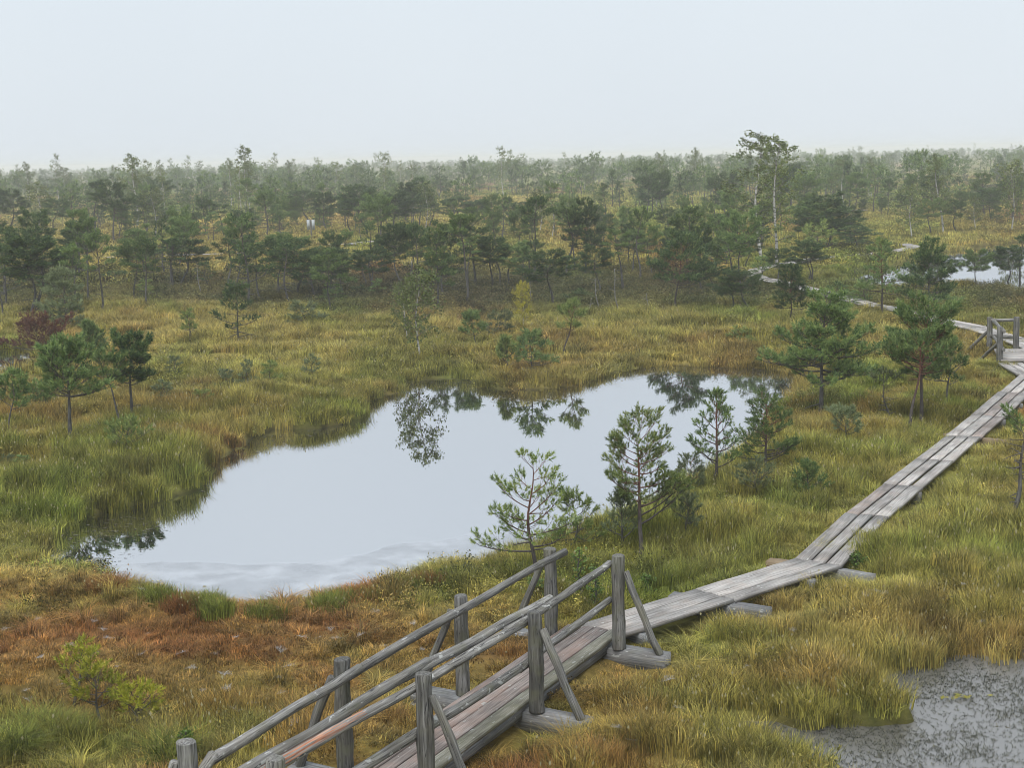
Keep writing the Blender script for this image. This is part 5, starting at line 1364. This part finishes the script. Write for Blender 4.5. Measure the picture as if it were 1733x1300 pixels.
SEDGE = [blade_tuft(400 + k, 120, .21, .31, .0075, .22, .28, 4 if k % 2 else 0) for k in range(5)]
LOW = [blade_tuft(420 + k, 150, .22, .15, .0075, .35, .35) for k in range(4)]
TUSS = [blade_tuft(440 + k, 110, .11, .48, .007, .45, .6) for k in range(3)]
HEATH = [heath_tuft(460 + k) for k in range(4)]
FAR_T = [blade_tuft(480 + k, 60, .5, .30, .03, .25, .25) for k in range(3)]
FAR_H = [heath_tuft(490 + k, .5, .42, 26, .09) for k in range(3)]
GM = SEDGE + LOW + TUSS + HEATH + FAR_T + FAR_H
oS, oL, oT, oH, oF, oFH = 0, 5, 9, 12, 16, 19

gr = np.random.default_rng(5)
def grass_band(r0, r1, dens, sxy, far, half=.42):
    n = int(half * (r1 * r1 - r0 * r0) * dens)
    a = (gr.random(n) * 2 - 1) * half; r = np.sqrt(r0 ** 2 + (r1 ** 2 - r0 ** 2) * gr.random(n))
    x, y = r * np.sin(a), r * np.cos(a)
    d = pond_dist(x, y); wd = walk_dist(x, y)
    sd_ = sleeper_dist(x, y)
    k = (d > -.03) & (wd > np.where(y < 20, .37, .35)) & (sd_ > .15)
    k |= (d > -.7) & (d < 0) & (y < 60) & (gr.random(n) < np.where(y < 18, .045, .02)) & (wd > .4)
    x, y, d, wd, sd_ = x[k], y[k], d[k], wd[k], sd_[k]
    col, h, heath = cover(x, y)
    h = np.maximum(h, np.where((d < .9) & ((y > 25) | (y < 18)), .8 + .3 * gr.random(len(x)), .45))
    n = len(x)
    v = gr.random(n)
    if not far:
        vid = np.where(h > .75, oS + (v * 5).astype(int), oL + (v * 4).astype(int))
        hz = np.where(h > .75, h, np.clip(h, .4, 1) * 1.35)
        ht = gr.random(n) < heath * 1.1
        vid = np.where(ht, oH + (v * 4).astype(int), vid); hz = np.where(ht, .75 + .5 * gr.random(n), hz)
        ts = (~ht) & (gr.random(n) < .045) ; vid = np.where(ts, oT + (v * 3).astype(int), vid); hz = np.where(ts, .45 + .55 * gr.random(n), hz)
        z = ground_z(x, y) - .015
    else:
        vid = oF + (v * 3).astype(int); hz = h * .9
        ht = gr.random(n) < heath * 1.2; vid = np.where(ht, oFH + (v * 3).astype(int), vid); hz = np.where(ht, .8 + .5 * gr.random(n), hz)
        z = ground_z(x, y) - .02
    hz = hz * np.where((d < 1.2) & (y < 27) & (y > 18), .8, 1); hz = hz * np.clip(.4 + (sd_ - .15) * 1.0, .4, 1)
    near_walk = np.clip(wd / 1.0, .55, 1); hz = hz * np.where(wd < 1, near_walk, 1)
    cl = fbm(x / .22 / max(1, sxy * .8), y / .22 / max(1, sxy * .8), 111, 2)[:, None]
    col = col * (.5 + .75 * gr.random((n, 1)) + 1.0 * (cl - .4)) * (1 + .12 * (gr.random((n, 3)) - .5))
    scl = np.stack([sxy * (.75 + .5 * gr.random(n))] * 2 + [hz * (.75 + .5 * gr.random(n))], -1)
    rot = np.stack([(gr.random(n) - .5) * .3, (gr.random(n) - .5) * .3, gr.random(n) * 6.28], -1)
    return np.stack([x, y, z], -1), rot, scl, col, vid
bands = [grass_band(11.5, 24, 30, 1.0, False), grass_band(24, 45, 17, 1.25, False), grass_band(45, 80, 6.5, 2.0, False), grass_band(80, 150, 3.2, 1.1, True), grass_band(150, 330, .55, 2.4, True, .38)]
# tussocks on the near pond bank that stand up against the water
TK = [(180, 985), (268, 1003), (305, 1018), (345, 1012), (372, 1022), (455, 1030), (545, 1020), (580, 1012), (640, 1002), (705, 982), (760, 975), (835, 958), (690, 990), (730, 978), (770, 972), (60, 1240), (30, 1270), (110, 1250), (300, 1280)]
q = np.array([on_ground(x_, y_ + 14) for x_, y_ in TK]); n = len(q)
tc_, th_, _ = cover(q[:, 0], q[:, 1])
rep = 9
q[:, 2] -= .03; qq = np.repeat(q, rep, 0) + gr.normal(size=(n * rep, 3)) * [.10, .10, 0]
bands.append((qq, np.stack([(gr.random(n * rep) - .5) * .2, (gr.random(n * rep) - .5) * .2, gr.random(n * rep) * 6.28], -1), np.stack([.8 + .3 * gr.random(n * rep)] * 2 + [.75 + .4 * gr.random(n * rep)], -1),
              np.repeat(np.where(gr.random((n, 1)) < .4, [[.22, .11, .045]], [[.16, .19, .045]]), rep, 0) * (.8 + .4 * gr.random((n * rep, 1))), np.where(np.repeat(np.arange(n) < 15, rep), oS, oT) + (gr.random(n * rep) * 3).astype(int)))
scatter('bog_grass', *[np.concatenate([b[i] for b in bands]) for i in range(5)], GM, 'sedge, straw grass, rusty moss tufts and heath covering the bog')

# shoots standing in the shallow pool
def shoot_mesh(seed):
    rg = np.random.default_rng(seed); b = Buf()
    for i in range(5):
        a = rg.random() * 6.28; c = np.array([math.cos(a), math.sin(a), 0]) * .02 * rg.random(); e = c + np.array([math.cos(a) * .03, math.sin(a) * .03, .012 + .02 * rg.random()]); s = np.array([-math.sin(a), math.cos(a), 0]) * .0045
        b.add([c - s, c + s, e + s * .6, e - s * .6], [(0, 1, 2, 3)], rg.random())
    return b.mesh('shoot_%d' % seed, M_GRASS)
def pool_points(P, dens, jit=0):
    lo, hi = P.min(0) - .8, P.max(0) + .8; n = int((hi - lo).prod() * dens)
    x = lo[0] + (hi[0] - lo[0]) * gr.random(n); y = lo[1] + (hi[1] - lo[1]) * gr.random(n)
    k = (pond_dist(x, y) < .0) & (sdf_poly(x, y, P) < .9) & (np.abs(np.arctan2(x, y)) < .42) & (gr.random(n) < .35 + .9 * sstep(.35, .6, fbm(x / .9, y / .9, 141, 3))) 
    return x[k], y[k]
x, y = pool_points(POND_SOUTH, 900); n = len(x)
scatter('pool_shoots', np.stack([x, y, np.full(n, -.002)], -1), np.stack([np.zeros(n)] * 2 + [gr.random(n) * 6.28], -1), np.stack([.4 + .4 * gr.random(n)] * 3, -1), np.tile([[.10, .105, .085]], (n, 1)) * (.6 + .8 * gr.random((n, 1))), (gr.random(n) * 3).astype(int), [shoot_mesh(s) for s in (1, 2, 3)], 'countless tiny dark shoots standing in the dull grey pool')

# the misty mass of trees
x1, y1 = wood_points(3000, 150, 420); x2, y2 = wood_points(7500, 420, 1300)
x = np.concatenate([x1, x2]); y = np.concatenate([y1, y2])
k = np.array([np.min(np.hypot(XY[:, 0] - a, XY[:, 1] - b)) > 2 for a, b in zip(x, y)]); x, y = x[k], y[k]; n = len(x)
fm = []
for p in PR['far'] + PR['farbirch']:
    b = []
    off = 0; V = []; Fs = {3: [], 4: []}; MI = []
    import bmesh
    bm = bmesh.new()
    for mi, me in enumerate((p.trunk, p.branches, p.crown)):
        if me is None: continue
        n0 = len(bm.faces); bm.from_mesh(me); bm.faces.ensure_lookup_table()
        for f in bm.faces[n0:]: f.material_index = 0 if mi < 2 else 1
    me = bpy.data.meshes.new('far_tree'); bm.to_mesh(me); bm.free()
    me.materials.append(M_BARK if p in PR['far'] else M_BIRCH); me.materials.append((M_NEEDLE_DARK if len(fm) % 2 else M_NEEDLE) if p in PR['far'] else M_LEAF)
    fm.append(me)
s = (.42 + .8 * wr.random(n) ** 1.6) * (.8 + .5 * fbm(x / 40, y / 60, 151, 2)); vid = np.where(wr.random(n) < .07, 5 + (wr.random(n) * 2).astype(int), (wr.random(n) * 5).astype(int))
scatter('distant_wood', np.stack([x, y, np.full(n, .08)], -1), np.stack([np.zeros(n)] * 2 + [wr.random(n) * 6.28], -1), np.stack([s * 1.05, s * 1.05, s * (.9 + .3 * wr.random(n))], -1), np.ones((n, 3)), vid, fm, 'far-off misty wood of bog pines and birches fading into the haze')

# leafy seedlings round the footbridge
def leafy(seed, px, py, ptop, wpx, label):
    b = on_ground(px, py); h = height_to(b, ptop); s_ = px_per_m(b)
    pr = Proto(birch(seed, h, wpx / s_, cb=.12, nb=12, leaves=.45, leaf=.035, wig=.03, droop=.3), M_BARK, M_LEAF_FRESH)
    plant('birch_seedling', pr, b, 0, 1, 1, label, 'seedling', 'leafy seedlings near the footbridge', M_LEAF_FRESH)
for a in ((600, 985, 1022, 930, 44, 'fresh green leafy seedling behind the far handrail'), (601, 1005, 1040, 962, 30, 'low leafy seedling left of the last near post'), (602, 318, 1290, 1240, 26, 'leafy green seedling beside the lowest far post'), (603, 1098, 1012, 978, 40, 'broad-leaved green shrub at the foot of the tall young pine'), (604, 262, 1305, 1282, 26, 'small leafy plant at the bottom edge left of the handrail'), (605, 1196, 1040, 1012, 22, 'leafy seedling growing against the plank boardwalk'), (606, 1448, 968, 940, 24, 'leafy seedling at the outer side of the bend')): leafy(*a)

def floating_leaves():
    rg = np.random.default_rng(77); b = Buf(); c0 = at(1621, 1182, 0.01)
    for i in range(16):
        c = np.array([rg.normal() * .10, rg.normal() * .03, .012 + .02 * rg.random()]); a = rg.random() * 6.28; L = .03 + .025 * rg.random()
        u_ = np.array([math.cos(a), math.sin(a), .25 * rg.normal()]) * L; v_ = np.array([-math.sin(a), math.cos(a), .1]) * L * .45
        b.add([c - u_, c - v_, c + u_ * .3 - v_ * .6, c + u_, c + u_ * .3 + v_ * .6, c + v_], [(0, 1, 2, 5), (5, 2, 3, 4)], rg.random())
    o = mesh_obj('floating_leaf_patch', b.mesh('floating_leaf_patch', M_LEAF_YELLOW), None, c0)
    tag(o, 'little patch of yellow leaves floating on the dull grey pool', 'leaves')
floating_leaves()

# spider webs hung with dew
def web_mesh(seed):
    rg = np.random.default_rng(seed); b = Buf(); sp = 13
    ang = np.sort(rg.random(sp)) * 6.28; L = .05 + .07 * rg.random(sp); zc = .0
    tips = np.stack([np.cos(ang) * L, np.sin(ang) * L, -.01 + .035 * rg.random(sp)], -1); c = np.array([0, 0, zc])
    def th(p, q, w):
        dv = nrm(q - p); s = nrm(np.cross(dv, [0, 0, 1.0]) + 1e-6) * w; b.add([p - s, p + s, q + s, q - s], [(0, 1, 2, 3)])
    for t_ in tips: th(c, t_, .0011)
    for i in range(sp):
        for f in (.2, .35, .5, .65, .8):
            th(c + (tips[i] - c) * f * (.9 + .2 * rg.random()), c + (tips[(i + 1) % sp] - c) * f * (.9 + .2 * rg.random()), .0011)
    return b.mesh('web', M_WEB)
WEBS = [web_mesh(s) for s in range(4)]
wpx = [(118, 934), (45, 935), (160, 1056), (185, 1085), (250, 1078), (118, 1097), (160, 1110), (70, 1118), (240, 1113), (310, 1110), (366, 1113), (325, 1136), (200, 1135), (400, 1084), (475, 1105), (490, 1133), (512, 1084), (540, 1085), (570, 1086), (610, 1080), (380, 1147), (475, 1153), (345, 1175), (385, 1172), (476, 1180), (105, 1165), (45, 1175), (50, 1190), (20, 1230), (430, 1197), (400, 1208), (325, 1225), (500, 1230), (175, 1070), (10, 1070), (65, 1052), (700, 1060), (715, 1105), (650, 1100), (560, 1070), (635, 1040), (240, 1002), (455, 1010),
       (1480, 1012), (1495, 1016), (1465, 1020), (1570, 1030), (1400, 1086), (1340, 1080), (1505, 1083), (1460, 1098), (1655, 945), (1700, 975), (1725, 968), (1660, 1065), (1130, 1165), (1072, 1272), (1045, 1248), (1150, 1215), (1265, 1142), (1205, 1178), (1630, 1000), (1560, 940), (1380, 970), (855, 1160), (700, 1200)]
WEB_O = []
for i, (a, c) in enumerate(wpx):
    p = on_ground(a, c + 6)
    if pond_dist(np.array([p[0]]), np.array([p[1]]))[0] < .1: continue
    side = 'on the rusty moss left of the footbridge' if a < 860 else ('in the grass right of the footbridge' if a < 1330 else 'in the grass beside the long boardwalk')
    o = mesh_obj('spider_web', WEBS[i % 4], None, (p[0], p[1], p[2] + (.09 if a < 860 else .15)), (gr.random() * .5 - .1, gr.random() * .4 - .2, gr.random() * 6.28))
    o.scale = (.55 + .5 * gr.random(),) * 3
    tag(o, 'small dewy white spider web ' + side, 'spider web', 'dewy spider webs ' + side)
    WEB_O.append((o, a, c, 'small pale spider web'))
single_out(WEB_O, ((190, 1160, 'the yellow pine bush'), (125, 1130, 'the tiny twisted pine'), (380, 1060, 'the pond bank tussocks'), (60, 1000, 'the rusty pond corner'), (470, 1160, 'the sagging far handrail'), (600, 1090, 'the upright far post'), (775, 1080, 'the second far post'), (40, 1250, 'the long-bladed tussock'),
    (905, 1150, 'the middle near post'), (1130, 1120, 'the outermost sleeper end'), (1440, 970, 'the grey sleeper at the bend'), (1290, 1035, 'the short sleeper end'), (1480, 1150, 'the dull grey pool'), (1700, 900, 'the gnarled small pine'), (1560, 900, 'the long boardwalk')))

# ------------------------------------------------------------------ the mist itself
def haze():
    hx, y0, y1, z0, z1 = 3900, -3900, 3900, -1.6, 10.5
    V = [(x_, y_, z_) for x_ in (-hx, hx) for y_ in (y0, y1) for z_ in (z0, z1)]
    me = np_mesh('haze', V, [np.array([(0, 1, 3, 2), (4, 6, 7, 5), (0, 4, 5, 1), (2, 3, 7, 6), (0, 2, 6, 4), (1, 5, 7, 3)])])
    m = bpy.data.materials.new('mist'); m.use_nodes = True; nt = m.node_tree; nt.nodes.clear()
    out = nt.nodes.new('ShaderNodeOutputMaterial'); v = nt.nodes.new('ShaderNodeVolumePrincipled')
    v.inputs['Color'].default_value = (0.98, 0.99, 1.0, 1); v.inputs['Density'].default_value = HAZE; v.inputs['Anisotropy'].default_value = 0.0
    nt.links.new(v.outputs[0], out.inputs['Volume'])
    me.materials.append(m)
    o = mesh_obj('haze', me); tag(o, 'pale morning mist lying over the whole bog', None, kind='stuff')
HAZE = 0.0008
haze()
